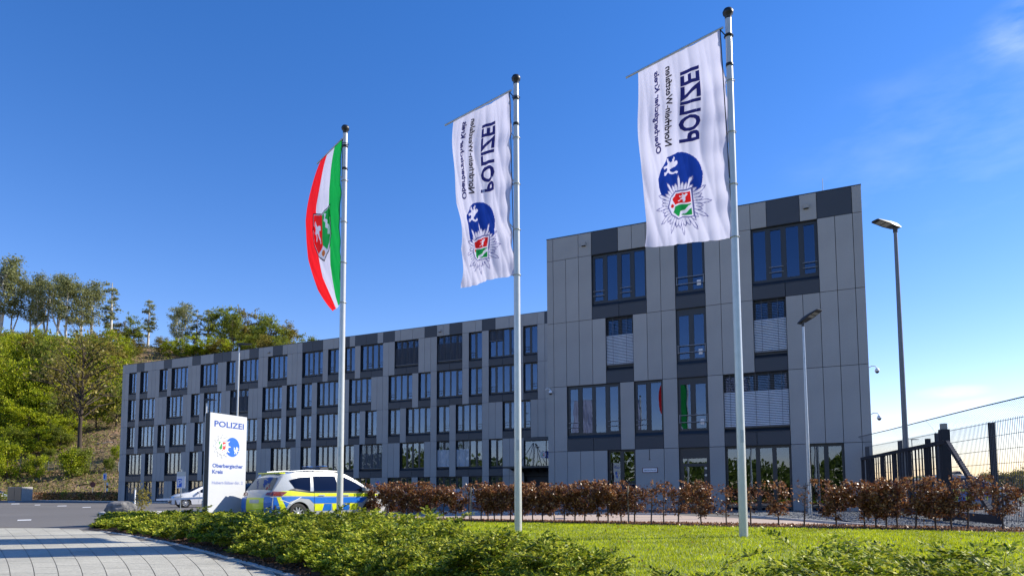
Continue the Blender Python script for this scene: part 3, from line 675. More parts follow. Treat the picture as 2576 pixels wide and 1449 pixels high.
# fire-service sign
sg = empty('wall_sign', (XB(7)+BK.location.x+0.02, NB-0.03, 2.05)); tag(sg, 'small white wall sign with dark red rim on the grey block, left of the door', 'sign')
mb = MB(); mb.box(-0.40, 0.40, -0.004, 0.024, -0.13, 0.13); mb.build('board', M['darkred'], parent=sg)
mb = MB(); mb.box(-0.37, 0.37, -0.008, -0.0045, -0.10, 0.10); mb.build('face', M['paperwhite'], parent=sg)
me = print_mesh('lettering', text_polys('Zufahrt für die Feuerwehr', 0.06, 0.66, 0.01), lambda x, y: Vector((x-0.33, -0.010, y-0.03)), M['inkblack'], 1); link('lettering', me, sg)
# long wing ------------------------------------------------------------------
zW = [EYE+1.559+3.6*k for k in range(5)]
def W_(*a, **k): return {p: dict(k) for p in a}
rr = random.Random(3)
def opt(a, b, **k):
    d = dict(rec=0.24, fm=0.085, ft=0.10); n_ = b-a
    d['open'] = (0, n_-1) if (n_ == 4 and rr.random() < .5) else ((1, 3) if n_ == 4 else ((0,) if rr.random() < .5 else (1,)))
    if rr.random() < 0.30: d['cur'] = (rr.randrange(n_),)
    d.update(k); return d
def rowd(*wins): return {(t[0], t[1]): opt(t[0], t[1], **(t[2] if len(t) > 2 else {})) for t in wins}
bd = lambda a=0, b=1, top=0.33, low=0.95, m='slatdark': dict(blind=(a, b, top, low, m), rail=False, cur=())
bs = lambda a=0, b=1, top=0.33, low=0.95, m='slat': dict(blind=(a, b, top, low, m), rail=False, cur=())
ww = [
    rowd((1, 5, bd(top=.3)), (6, 8, bd(top=.3)), (9, 11, bd(top=.3)), (13, 15), (17, 21), (22, 26), (28, 32), (35, 39), (41, 45), (50, 54), (57, 61, bs(top=.45)), (62, 64, bs(top=.45)), (65, 69, bs(top=.45)), (70, 72, bs(top=.45)), (73, 75, bs(top=.45))),
    rowd((1, 5), (6, 8), (11, 15), (17, 19), (20, 24), (28, 32), (35, 39), (41, 43), (44, 48, dict(cur=(2,))), (49, 51, dict(cur=(0,))), (52, 56, bd(top=.35)), (59, 63), (65, 67, bs(top=.33)), (68, 72, dict(cur=(2,), blind=(0, .48, .33, .95, 'slat'), open=(3,))), (73, 75)),
    rowd((1, 3), (4, 8), (9, 11), (12, 16), (18, 20), (22, 26), (28, 32), (33, 37), (38, 40), (41, 43), (44, 48), (50, 52), (53, 55), (57, 59), (60, 64, dict(cur=(1, 2))), (65, 67), (68, 72, dict(cur=(0,))), (75, 79)),
    rowd((1, 3), (4, 8), (11, 15), (17, 19), (20, 24), (26, 30, bd(top=.3)), (33, 37), (38, 40), (41, 43), (44, 48), (50, 54), (57, 61), (62, 64), (65, 69, dict(cur=(1, 2))), (70, 72), (73, 77, dict(cur=(0,))), (78, 80)),
    rowd((1, 3), (4, 6), (9, 11), (12, 16), (19, 23), (25, 27), (28, 32), (34, 38), (41, 45), (46, 48), (49, 51), (52, 56), (58, 62, bd(top=.28)), (65, 69, bd(top=.28)), (70, 72), (73, 77, dict(cur=(2,), blind=(0, .49, .0, .40, 'slatdark'), open=(3,))), (78, 80, dict(cur=(0,)))),
    {}]
ww[0][(76, 82)] = dict(z0=3.1, z1=3.2, skip=1)
del ww[0][(76, 82)]
# entrance bay (78..84) is left free in the two lowest storeys
entr = {(78, 84): dict(z0=EYE+2.30, z1=EYE+4.85, n=2, open=(), rec=0.18, fm=0.03, ft=0.05, nospan=True)}
ww[1].update(entr)
ww[0].update({(78, 84): dict(z1=EYE+1.55, n=6, open=(), rec=0.9, fm=0.05, k='door')})
par = [(None, 0, 0), (0, 2, 0), (2, 3, 0), (3, 5, 1), (5, 7, 0), (7, 8, 0), (8, 10, 0), (10, 12, 1), (12, 14, 0), (14, 15, 0), (15, 16, 0), (16, 17, 0), (17, 19, 1), (19, 21, 0), (21, 22, 0), (22, 24, 1), (24, 26, 1), (26, 28, 0), (28, 29, 0), (29, 30, 0),
       (30, 32, 1), (32, 33, 0), (33, 35, 0), (35, 37, 1), (37, 38, 0), (38, 40, 0), (40, 41, 0), (41, 43, 1), (43, 45, 1), (45, 47, 0), (47, 48, 0), (48, 50, 1), (50, 51, 0), (51, 53, 1), (53, 55, 1), (55, 56, 0), (56, 58, 1), (58, 59, 0), (59, 61, 0), (61, 63, 0), (63, 65, 1),
       (65, 66, 0), (66, 67, 0), (67, 69, 1), (69, 71, 0), (71, 72, 0), (72, 74, 1), (74, 76, 0), (76, 77, 0), (77, 78, 0), (78, 80, 0), (80, 81, 0), (81, 82, 1), (82, 84, 0)]
WG, XW = facade('office_wing', 'long five-storey grey panel office wing stretching away to the left, behind the parked cars', 0.75, -25.61-60, NW, zW, EYE+17.116, par, (0, 84), ww, -86.17, -22.61, 14, -0.15)
wx = WG.location.x
for j, z in ((34.2, EYE+16.4), (65.5, EYE+16.4)):
    mb = MB(); mb.box(XW(j)-0.14, XW(j)+0.14, -0.16, -0.002, z-0.03, z+0.15); o = mb.build('roof_drain_outlet', M['panel'], parent=WG)
    mb = MB(); mb.box(XW(j)-0.12, XW(j)+0.12, -0.15, -0.01, z-0.05, z-0.032); mb.build('opening', M['black'], parent=o)
mb = MB(); mb.box(XW(78), XW(84), -0.002, 0.038, EYE+4.87, EYE+5.15); mb.build('dark_panel', M['dark'], parent=WG)
# entrance canopy with stay rods, logo on the glass
cn = MB(); cn.box(XW(76.2), XW(84), -1.8, -0.01, EYE+2.20, EYE+2.38); co = cn.build('entrance_canopy', M['frame'], parent=WG)
for j in range(77, 84):
    mb = MB(); mb.add([(XW(j), -1.75, EYE+2.19), (XW(j)+0.06, -1.75, EYE+2.19), (XW(j)+0.06, -0.05, EYE+1.8), (XW(j), -0.05, EYE+1.8), (XW(j), -0.05, EYE+2.19), (XW(j)+0.06, -0.05, EYE+2.19)], [(0, 3, 4), (1, 5, 2), (0, 1, 2, 3), (3, 2, 5, 4)]); mb.build('bracket', M['frame'], parent=co)
for dx in (-0.9, 0.0, 0.55):
    mb = MB(); mb.tube([(XW(79.4)+dx*0.05, -0.05, EYE+4.6), (XW(79.4)+dx, -1.5, EYE+2.4)], 0.03, 6); mb.build('stay_rod', M['frame'], parent=co)
inkE = dict(blue=M['inkblue'], white=M['paperwhite'], line=M['outline'], green=M['green'], red=M['red'])
lg = empty('entrance_logo', (XW(80.55), 0, EYE+3.48)); lg.parent = WG
emblem(lambda x, y, h: Vector((x, 0.20-h*2, y)), lg, 0.42, inkE, cell=0.02)
me = print_mesh('lettering', text_polys('POLIZEI', 0.30), lambda x, y: Vector((x+0.98, 0.19, y+0.08)), M['inkblue'], 1); link('lettering', me, lg)
me = print_mesh('lettering', text_polys('Oberbergischer Kreis', 0.20), lambda x, y: Vector((x+0.98, 0.19, y-0.32)), M['inkblue'], 1); link('lettering', me, lg)
for k_ in range(2):
    mb = MB(); mb.box(XW(79.0)+k_*0.9, XW(79.0)+k_*0.9+0.6, 0.40, 0.5, EYE+4.55-k_*0.3, EYE+4.60-k_*0.3); mb.build('ceiling_panel', M['white'], parent=WG)
mb = MB(); mb.prism(circle(0, 0, 0.2, 20), -0.02, 0.0); o = mb.build('round_plate', M['signblue'], parent=WG, loc=(XW(55.3), -0.003, EYE+1.0)); o.rotation_euler = (pi/2, 0, 0)

# dome cameras on brackets
def dome_cam(loc, label, sgn=1):
    t = empty('security_camera', loc); tag(t, label, 'camera')
    mb = MB(); pts = [(0, 0, 0.10), (0.10*sgn, 0, 0.16), (0.26*sgn, -0.02, 0.14), (0.32*sgn, -0.02, 0.02)]; mb.tube(pts, 0.022, 8); mb.build('bracket', M['white'], parent=t)
    mb = MB(); mb.lathe([(0.02, 0.04), (0.07, 0.02), (0.10, -0.06), (0.11, -0.10), (0.09, -0.12)], 14, c=(0.32*sgn, -0.02, 0)); mb.build('housing', M['white'], parent=t)
    mb = MB(); mb.lathe([(0.085, -0.12), (0.07, -0.17), (0.03, -0.20), (0.001, -0.205)], 14, c=(0.32*sgn, -0.02, 0)); mb.build('dome', M['lampgrey'], parent=t)
def on_wall(px, py, n):   # where the line of sight meets the facade plane Y=n
    r = ray(px, py); t_ = n/r.y; return Vector((r.x*t_, n, EYE+r.z*t_))
p = on_wall(2183, 929, NB); dome_cam((1.385, NB+0.1, p.z), 'white dome camera on the right corner of the grey block, the upper of two')
p = on_wall(2188, 1047, NB); dome_cam((1.385, NB+0.1, p.z), 'white dome camera on the right corner of the grey block, the lower of two')
p = on_wall(1384, 984, NB); dome_cam((p.x-0.28, NB-0.03, p.z), 'white dome camera on the left edge of the grey block beside the wing')
# ------------------------------------------------------------------ flagpoles and banners
POLE_H = 10.42
def pole(px, py, label, H=POLE_H, hint=None):
    top = zp(px, py, H); t = empty('flagpole', (top.x, top.y, LZ)); H = H-LZ; tag(t, label, 'flagpole', 'flagpoles on the lawn')
    mb = MB(); mb.tube([(0, 0, -0.1), (0, 0, 3), (0, 0, 7), (0, 0, H-0.16)], [0.082, 0.076, 0.068, 0.060], 20); mb.build('pole', M['alu'], parent=t)
    mb = MB(); mb.lathe([(0.062, H-0.2), (0.064, H-0.13), (0.095, H-0.10), (0.105, H-0.05), (0.08, H), (0.001, H+0.015)], 20); mb.build('cap', M['black'], parent=t)
    for z in (H-0.55, H-1.15):
        mb = MB(); mb.lathe([(0.064, z-0.03), (0.071, z-0.03), (0.071, z+0.03), (0.064, z+0.03)], 18); mb.build('clamp_ring', M['black'], parent=t)
    mb = MB(); a = -HF; mb.box(-0.028, 0.028, -0.012, 0.002, 0, 0.24); o = mb.build('crank_cover', M['steel'], parent=t, loc=(a.x*0.075, a.y*0.075, 1.75)); o.rotation_euler = (0, 0, YAW)
    return t, top
PA, PT1 = pole(869, 318, 'left flagpole, farthest away, flying the green, white and red banner')
PB, PT2 = pole(1298, 192, 'middle flagpole between the tricolour and the largest banner')
PC, PT3 = pole(1831, 25, 'right and nearest flagpole, standing on the lawn in front of the grey block')
def polyfit_curve(pts, t):
    ts = [p[0] for p in pts]; out = []
    for k in (1, 2, 3):
        c = np.polyfit(ts, [p[k] for p in pts], min(3, len(pts)-1)); out.append(np.polyval(c, t))
    return out
class Flag:
    def __init__(s, P, inner, outer, amp, seed):
        s.P = P; s.i = inner; s.o = outer; s.amp = amp; s.sd = seed
        s.W = (s.base(1, 0)-s.base(0, 0)).length; s.H = (s.base(0, 1)-s.base(0, 0)).length
    def base(s, u, v):
        a = dp(*polyfit_curve(s.i, v)); b_ = dp(*polyfit_curve(s.o, v)); return a.lerp(b_, u)
    def __call__(s, u, v, h=0.0):
        if not hasattr(s, 'tab'):
            s.tab = [(dp(*polyfit_curve(s.i, k/60)), dp(*polyfit_curve(s.o, k/60))) for k in range(61)]
        q = min(max(v, 0), 1)*60; k = min(int(q), 59); f = q-k
        a = s.tab[k][0].lerp(s.tab[k+1][0], f); b_ = s.tab[k][1].lerp(s.tab[k+1][1], f)
        p = a.lerp(b_, u); d = (b_-a).normalized(); n_ = d.cross(Vector((0, 0, 1))).normalized()
        if n_.dot(p-Vector((0, 0, EYE))) > 0: n_ = -n_            # towards the viewer
        r = 0
        for j, (fu, fv, ph, am) in enumerate(((9, 5, 0.3, 1), (17, 9, 1.1, .55), (4, 13, 2.2, .6), (26, 4, 0.7, .35), (3, 3.1, 4, 1.3))):
            q_ = math.sin(fu*u+fv*v+ph*s.sd+2.0*math.sin(3*v+ph+s.sd)); r += am*(1-2*abs(q_)**0.7 if j % 2 else q_)
        wgt = 0.35+0.65*min(1, 4*v)*1.0
        edge = math.exp(-u*7)*0.35*math.sin(44*v+s.sd)            # gathers at the halyard side
        belly = 0.25*math.sin(pi*u)*math.sin(pi*min(1, v*1.05))
        return p+n_*(h+s.amp*wgt*(r*0.5+edge)+belly*s.amp*3)
def build_flag(P, F, label, stripes, draw, nu=84, nv=170):
    t = empty('banner', F(0, 0)); tag(t, label, 'flag')
    org = t.location.copy()
    per = len(stripes)
    for si, (u0, u1, mt) in enumerate(stripes):
        n_ = max(6, int(nu*(u1-u0))); V = []
        for j in range(nv+1):
            for i in range(n_+1): V.append(tuple(F(lerp(u0, u1, i/n_), j/nv)-org))
        Fc = np.array([(j*(n_+1)+i, j*(n_+1)+i+1, (j+1)*(n_+1)+i+1, (j+1)*(n_+1)+i) for j in range(nv) for i in range(n_)])
        obj_np_ = link('cloth', np_mesh('cloth', np.array(V), Fc, [mt], smooth=True), t)
    draw(t, lambda u, v, h=0.0: F(u, v, h)-org)
    # crossbar and halyard loops
    a, b_ = F(-0.03, 0), F(1.0, 0); b2 = a+(b_-a)*1.16
    mb = MB(); mb.tube([a-org+Vector((0, 0, .02)), b2-org+Vector((0, 0, .02))], 0.022, 8); mb.build('crossbar', M['steel'], parent=t)
    for v in (0.0, 0.22, 0.47, 0.72, 0.97):
        q = F(0.0, v)-org; c = Vector((P.location.x, P.location.y, (q+org).z-0.12))-org
        mb = MB(); mb.tube([q, (q+c)/2+Vector((0, 0, -0.03)), c], 0.011, 6)
        for k in range(12):
            a_ = 2*pi*k/12; b__ = 2*pi*(k+1)/12; mb.tube([c+Vector((0.085*cos(a_), 0.085*sin(a_), 0)), c+Vector((0.085*cos(b__), 0.085*sin(b__), 0))], 0.009, 5, cap=False)
        mb.build('halyard_loop', M['steel'] if v else M['black'], parent=t)
    q0 = F(0, 0)-org; q1 = F(0, 1)-org; mb = MB(); mb.tube([q0, q1, q1+Vector((0.03, 0.02, -0.35)), Vector((P.location.x, P.location.y, (q1+org).z-0.55))-org], 0.010, 6); mb.build('halyard', M['black'], parent=t)
    return t
cloth_inks = dict(blue=M['inkblue'], white=None, line=M['inkline'], green=M['inkgreen'], red=M['inkred'])
def police_print(t, G, F):
    W0, H0 = F.W, F.H
    def mp(x, y, h):    # x runs up the banner from its foot, y towards the pole
        return x, y
    def textcol(txt, u0, u1, v0, v1, mt, bold):
        h = (u1-u0)*W0; L_ = (v1-v0)*H0; pol = text_polys(txt, h, L_, bold)
        for off in (0.015,):
            me = print_mesh('lettering', pol, lambda x, y: G(u1-y/W0, v1-x/H0, off), mt, 0.12); link('lettering', me, t)
    textcol('POLIZEI', 0.27, 0.465, 0.11, 0.50, M['inknavy'], 0.028)
    textcol('Nordrhein-Westfalen', 0.57, 0.645, 0.05, 0.49, M['inkblack'], 0.026)
    textcol('Oberbergischer Kreis', 0.72, 0.79, 0.045, 0.505, M['inknavy'], 0.034)
    for s_ in (1,):
        emblem(lambda x, y, h: G(0.535-y/W0, 0.805-x/H0, s_*h), t, 0.335*W0, cloth_inks, off=0.88, discr=0.80, h=0.015)
d3 = HF.dot(PT3); d2 = HF.dot(PT2); d1 = HF.dot(PT1)
F3 = Flag(PC, [(0, 1814, 78, d3), (.5, 1829, 335, d3), (1, 1846, 598, d3)], [(0, 1603, 181, d3*1.108), (.33, 1607, 330, d3*1.115), (.66, 1616, 470, d3*1.12), (1, 1622, 621, d3*1.12)], 0.075, 1.0)
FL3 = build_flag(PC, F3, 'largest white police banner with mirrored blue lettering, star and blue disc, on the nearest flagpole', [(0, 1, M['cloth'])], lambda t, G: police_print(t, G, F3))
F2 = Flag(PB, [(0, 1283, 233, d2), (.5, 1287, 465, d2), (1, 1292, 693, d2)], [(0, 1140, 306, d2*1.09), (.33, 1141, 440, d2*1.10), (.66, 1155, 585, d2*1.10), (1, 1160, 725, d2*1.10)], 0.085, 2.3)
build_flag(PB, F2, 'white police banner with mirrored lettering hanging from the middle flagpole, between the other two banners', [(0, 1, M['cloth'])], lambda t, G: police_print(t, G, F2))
F1 = Flag(PA, [(0, 861, 352, d1), (.5, 857, 560, d1), (1, 860, 762, d1)], [(0, 806, 405, d1*1.09), (.25, 773, 510, d1*1.10), (.5, 770, 612, d1*1.10), (.75, 790, 712, d1*1.08), (1, 836, 782, d1*1.06)], 0.028, 3.1)
def arms(t, G):
    W0, H0 = F1.W, F1.H
    sh = lambda k: [(-0.42*k, 0.62*k), (0.02, 0.50*k), (0.42*k, 0.62*k), (0.44*k, -0.15*k), (0.26*k, -0.52*k), (0, -0.72*k), (-0.26*k, -0.52*k), (-0.44*k, -0.15*k)]
    wave = [(-0.10, 0.50), (-0.14, 0.40), (-0.07, 0.32), (-0.20, 0.22), (-0.16, 0.12), (-0.30, 0.04), (-0.26, -0.08), (-0.40, -0.14), (-0.42, 0.02), (-0.36, 0.14), (-0.28, 0.18), (-0.28, 0.28), (-0.18, 0.34), (-0.22, 0.46)]
    def fm(x, y, h): return G(0.50+x/W0, 0.50-y/H0, h)
    cell_print(fm, t, (-0.48, 0.48, -0.80, 0.70), 0.0125, [('shield_rim', M['inkblack'], [sh(1.05)]), ('shield_field', M['clothwhite2'], [sh(0.99)]),
        ('green_field', M['inkgreen'], [[(-0.41, 0.59), (0, 0.48), (0, -0.30), (-0.20, -0.48), (-0.42, -0.14)]]), ('red_field', M['inkred'], [[(0, 0.48), (0.41, 0.59), (0.42, -0.14), (0.24, -0.5), (0, -0.32)]]),
        ('river_band', M['clothwhite2'], [wave]), ('horse_figure', M['clothwhite2'], [xf(HORSE, 0.36, 0.80, 0.03, -0.32)]), ('rose', M['inkorange'], [circle(0, -0.52, 0.09, 10)])], h=0.015)
build_flag(PA, F1, 'green, white and red striped banner with a coat of arms on the left flagpole', [(0, 1/3, M['clothgreen']), (1/3, 2/3, M['cloth']), (2/3, 1, M['clothred'])], arms)

for (x_, y_, lb) in ((-22.0, 5.6, 'farther'), (-17.7, 4.2, 'nearer')):
    c = copy_tree(PC); off_ = Vector((x_, y_, 0))-Vector((PC.location.x, PC.location.y, 0)); c.location = PC.location+off_; c['label'] = f'flagpole out of view on the left, mirrored in the windows, the {lb} one'
    c = copy_tree(FL3); c.location = FL3.location+off_; c['label'] = f'white police banner mirrored in the block windows, on the {lb} unseen pole'
# ------------------------------------------------------------------ lamps, sign pylon and street furniture
def lamp(base, H, label, heading, rad=0.06, head=(0.75, 0.30), tilt=0.12, mp='steel'):
    t = empty('street_lamp', (base[0], base[1], 0)); tag(t, label, 'street lamp', 'lamps round the police building')
    mb = MB(); mb.tube([(0, 0, -0.1), (0, 0, H*0.5), (0, 0, H-0.02)], [rad*1.25, rad, rad*0.72], 14); mb.build('pole', M[mp], parent=t)
    mb = MB(); mb.tube([(0, 0, H-0.15), (0, 0, H+0.06)], rad*0.95, 12); mb.build('collar', M['lampgrey'], parent=t)
    Lh, Wh = head; h = empty('head_dummy', (0, 0, 0)); bpy.data.objects.remove(h)
    mb = MB(); c, s_ = cos(heading), sin(heading)
    prof = [(-0.18, 0.55, 0.05, 0.10), (0.05, 0.8, 0.02, 0.15), (0.35, 1.0, 0.03, 0.13), (Lh*0.95, 0.9, 0.06, 0.10), (Lh, 0.7, 0.07, 0.09)]
    V = []
    for x_, wk, zb, zt_ in prof:
        for y_, z_ in ((-Wh/2*wk, zb), (Wh/2*wk, zb), (Wh/2*wk*0.8, zt_), (-Wh/2*wk*0.8, zt_)):
            zz = z_+x_*tilt; V.append((x_*c-y_*s_, x_*s_+y_*c, H+zz))
    Fh = [(i*4+k, i*4+(k+1) % 4, (i+1)*4+(k+1) % 4, (i+1)*4+k) for i in range(4) for k in range(4)]+[(0, 1, 2, 3), (19, 18, 17, 16)]
    mb.add(V, Fh); me = mb.mesh('lamp_head', M['lampgrey']); fix_normals(me); ho = link('lamp_head', me, t)
    for k in range(2):
        mb = MB(); x0, x1 = 0.30+k*(Lh-0.38)/2, 0.30+(k+1)*(Lh-0.38)/2-0.04
        q = [(x0, -Wh*.36), (x1, -Wh*.36), (x1, Wh*.36), (x0, Wh*.36)]
        mb.add([(x_*c-y_*s_, x_*s_+y_*c, H+x_*tilt+0.022+0.02*x_) for x_, y_ in q], [(0, 1, 2, 3)]); mb.build('lens', M['lens'], parent=ho)
    return t
b1 = gx(2290, 25.0); tL = dp(2252, 575, 25.0)
bx = Vector((tL.x, tL.y, 0)); angL = math.atan2(*(lambda v: (v.y, v.x))(ld(-1, -0.25)))
lamp((bx.x, bx.y), tL.z, 'tall grey street lamp beside the gate, right of the grey block', angL, 0.085, (0.92, 0.42), 0.16, 'lamppole')
tL = dp(2020, 812, 26.5); lamp((tL.x, tL.y), tL.z, 'galvanised street lamp with a short square head in front of the grey block', math.atan2(*(lambda v: (v.y, v.x))(ld(0.55, -0.8))), 0.06, (0.72, 0.44), 0.40)
tL = dp(602, 868, 48); lamp((tL.x, tL.y), tL.z, 'bright slim street lamp rising behind the white sign pylon', math.atan2(*(lambda v: (v.y, v.x))(ld(1, 0.1))), 0.065, (0.85, 0.3), 0.0, 'alu')
tL = dp(520, 1008, 45); lamp((tL.x, tL.y), tL.z, 'short bright street lamp directly left of the white sign pylon', math.atan2(*(lambda v: (v.y, v.x))(ld(1, 0.1))), 0.06, (0.6, 0.25), 0.0, 'alu')
tL = dp(2117, 1112, 95); lamp((tL.x+8.5, tL.y), tL.z, 'distant small street lamp seen beyond the gate bars', math.atan2(*(lambda v: (v.y, v.x))(ld(1, 0.0))), 0.07, (1.0, 0.3), 0.0)
# pylon
ZT = 3.35; a = zp(529.5, 1036.5, ZT); b_ = zp(621.5, 1049.5, ZT)
dx = (b_-a); PW = dx.length; ang = math.atan2(dx.y, dx.x); mid = (a+b_)/2
py = empty('sign_pylon', (mid.x, mid.y, 0), ang); tag(py, 'tall white police sign pylon with blue lettering and emblem, standing in the shrubs', 'sign')
PD = 0.20
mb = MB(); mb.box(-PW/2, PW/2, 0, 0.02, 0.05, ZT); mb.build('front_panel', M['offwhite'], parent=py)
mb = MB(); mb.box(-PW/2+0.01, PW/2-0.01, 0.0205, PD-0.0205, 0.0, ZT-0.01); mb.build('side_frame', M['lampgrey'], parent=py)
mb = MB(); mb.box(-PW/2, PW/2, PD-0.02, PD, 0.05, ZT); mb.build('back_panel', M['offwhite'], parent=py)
sy_ = HF.dot((a+b_)/2)/FPX*(220/839*2576/3535)
sc_ = PW/478.0   # the measured face is 478 px wide; measured downwards from its top
def pf(x, y, h=0.004): return Vector((-PW/2+x, -h*0.3, ZT-y))
def ptext(t_, x, y, hgt, wd, mt, bold):
    link('lettering', print_mesh('lettering', text_polys(t_, hgt*sy_, wd*sc_, bold), lambda X_, Y_: Vector((-PW/2+x*sc_+X_, -0.003, ZT-y*sy_+Y_)), M[mt], 1), py)
ptext('POLIZEI', 52, 172, 74, 385, 'letterblue', 0.022)
ptext('Oberbergischer', 42, 700, 48, 395, 'letterblue', 0.030); ptext('Kreis', 42, 778, 48, 132, 'letterblue', 0.030)
ptext('Hubert-Sülzer-Str. 2', 42, 915, 38, 398, 'letterpale', 0.015)
ps = dict(blue=M['signblue'], white=M['white'], line=M['outline'], green=M['green'], red=M['red'])
emblem(lambda x, y, h: Vector((-PW/2+158*sc_+x, -0.002-h*0.4, ZT-425*sy_+y)), py, 134*(sc_+sy_)/2, ps, off=1.14, discr=0.80, h=0.008)
# parking sign
def post_sign(px, dist, ztop, label, name='parking_sign'):
    q = gx(px, dist); t = empty(name, (q.x, q.y, 0), YAW); tag(t, label, 'sign')
    mb = MB(); mb.tube([(0, 0, -0.1), (0, 0, ztop)], 0.03, 8); mb.build('post', M['steel'], parent=t); return t
t = post_sign(455, 40, 2.35, 'white parking sign with a blue P on a steel post before the white car')
mb = MB(); mb.box(-0.25, 0.25, -0.045, -0.032, 1.25, 1.95); mb.build('board', M['paperwhite'], parent=t)
mb = MB(); mb.box(-0.25, 0.25, -0.045, -0.032, 1.955, 2.22); mb.build('top_plate', M['steel'], parent=t)
mb = MB(); mb.box(-0.20, 0.06, -0.048, -0.0455, 1.32, 1.80); mb.build('blue_field', M['signblue'], parent=t)
link('lettering', print_mesh('lettering', text_polys('P', 0.34, None, 0.02), lambda x, y: Vector((x-0.17, -0.051, y+1.40)), M['paperwhite'], 1), t)
t = post_sign(262, 98, 4.0, 'pale street post with a small blue-white sign at its top, in the far hedge'); 
mb = MB(); mb.box(-0.22, 0.30, -0.05, -0.034, 2.9, 3.85); mb.build('board', M['paperwhite'], parent=t)
mb = MB(); mb.box(-0.14, 0.12, -0.054, -0.051, 3.1, 3.7); mb.build('blue_field', M['signblue'], parent=t)
for k in range(4): mb = MB(); mb.box(0.28, 0.56, -0.05, -0.03, 0.9+k*0.42, 1.3+k*0.42); mb.build('banded_plate', M['paperwhite' if k % 2 else 'black'], parent=t)
mb = MB(); mb.box(-0.75, 0.35, -0.03, 0.02, 0.75, 0.85); mb.build('crossbar', M['paperwhite'], parent=t)
t = post_sign(233, 104, 2.6, 'round dark red disc sign on a thin post before the sandy slope', 'round_sign')
mb = MB(); mb.prism(circle(0, 0, 0.42, 22), -0.012, 0.012); o = mb.build('disc', M['darkred'], parent=t, loc=(0, -0.05, 2.35)); o.rotation_euler = (pi/2, 0, 0)
# concrete bin housing
def wcorner(px, d): return gx(px, d)
A_, B_ = gx(19, 97), gx(54.5, 95.5)
bxh = empty('bin_enclosure', (B_.x, B_.y, 0), math.atan2((A_-B_).y, (A_-B_).x)); tag(bxh, 'concrete box with a dark double door at the far edge of the car park', 'storage box')
Lb = (A_-B_).length; mb = MB(); mb.box(0, Lb, -2.0, 0, -0.05, 1.98); mb.build('housing', M['concrete'], parent=bxh)
vdir = ld(1, -0.05)
bpy.data.objects.remove(children(bxh)[0])
C_ = gx(82, 97.0)
poly = [(A_.x, A_.y), (B_.x, B_.y), (C_.x, C_.y), (gx(45, 99).x, gx(45, 99).y)]
bxh.location = (0, 0, 0); bxh.rotation_euler = (0, 0, 0)
mb = MB(); mb.prism(poly, -0.1, 1.95); me = mb.mesh('housing', M['concrete']); fix_normals(me); link('housing', me, bxh)
for k in range(2):
    p0 = A_.lerp(B_, 0.02+k*0.49); p1 = A_.lerp(B_, 0.49+k*0.49); nn = ld(0, -1)*0.05
    mb = MB(); mb.add([(p0.x+nn.x, p0.y+nn.y, 0.05), (p1.x+nn.x, p1.y+nn.y, 0.05), (p1.x+nn.x, p1.y+nn.y, 1.88), (p0.x+nn.x, p0.y+nn.y, 1.88), (p0.x, p0.y, 0.05), (p1.x, p1.y, 0.05), (p1.x, p1.y, 1.88), (p0.x, p0.y, 1.88)], [(0, 1, 2, 3), (3, 2, 6, 7), (0, 4, 5, 1), (1, 5, 6, 2), (0, 3, 7, 4)])
    mb.build('door', M['frame'], parent=bxh)
# boom barrier and bollard, boulder on the island
q = gx(340, 33); t = empty('marker_post', (q.x, q.y, 0)); tag(t, 'short white and red marker post standing beside the boulder', 'post')
mb = MB(); mb.tube([(0, 0, 0), (0, 0, 1.12)], 0.035, 10); mb.build('post', M['white'], parent=t)
mb = MB(); mb.tube([(0, 0, 1.125), (0, 0, 1.22)], 0.036, 10); mb.build('cap', M['steel'], parent=t)
q0 = gx(394, 36); q1 = gx(552, 36.5); t = empty('boom_barrier', (q1.x, q1.y, 0)); tag(t, 'lowered white boom barrier reaching across in front of the white car', 'barrier')
mb = MB(); mb.beam(q0-q1+Vector((0, 0, 0.62)), Vector((0, 0, 0.74)), 0.06, 0.10); mb.build('boom', M['white'], parent=t)
mb = MB(); mb.box(-0.15, 0.15, -0.15, 0.15, 0, 1.0); mb.build('cabinet', M['lampgrey'], parent=t)
isl = [zp(247, 1293), zp(300, 1296), zp(560, 1300), gx(560, 34), gx(400, 34), gx(275, 33.5)]
sheet('traffic_island', [(p.x, p.y) for p in isl], 0.10, M['kerb'], thick=0.15)
def boulder():
    bm = bmesh.new(); bmesh.ops.create_icosphere(bm, subdivisions=4, radius=1)
    for v in bm.verts:
        c = v.co; k = 1+0.16*float(fnoise(c.x*2, c.y*2+c.z, 1.6, 1))+0.10*float(fnoise(c.z*3, c.x*3, 2.4, 2)); v.co = Vector((c.x*k*1.0, c.y*k*0.8, max(-0.3, c.z*k*0.62)))
    me = bpy.data.meshes.new('boulder'); bm.to_mesh(me); bm.free(); me.materials.append(M['rock'])
    for p_ in me.polygons: p_.use_smooth = False
    q = gx(303, 29.5); o = link('boulder', me, None, (q.x, q.y, 0.30), 0.4); o.scale = (0.62, 0.5, 0.60); tag(o, 'grey boulder lying on the traffic island at the end of the shrubs', 'rock')
boulder()
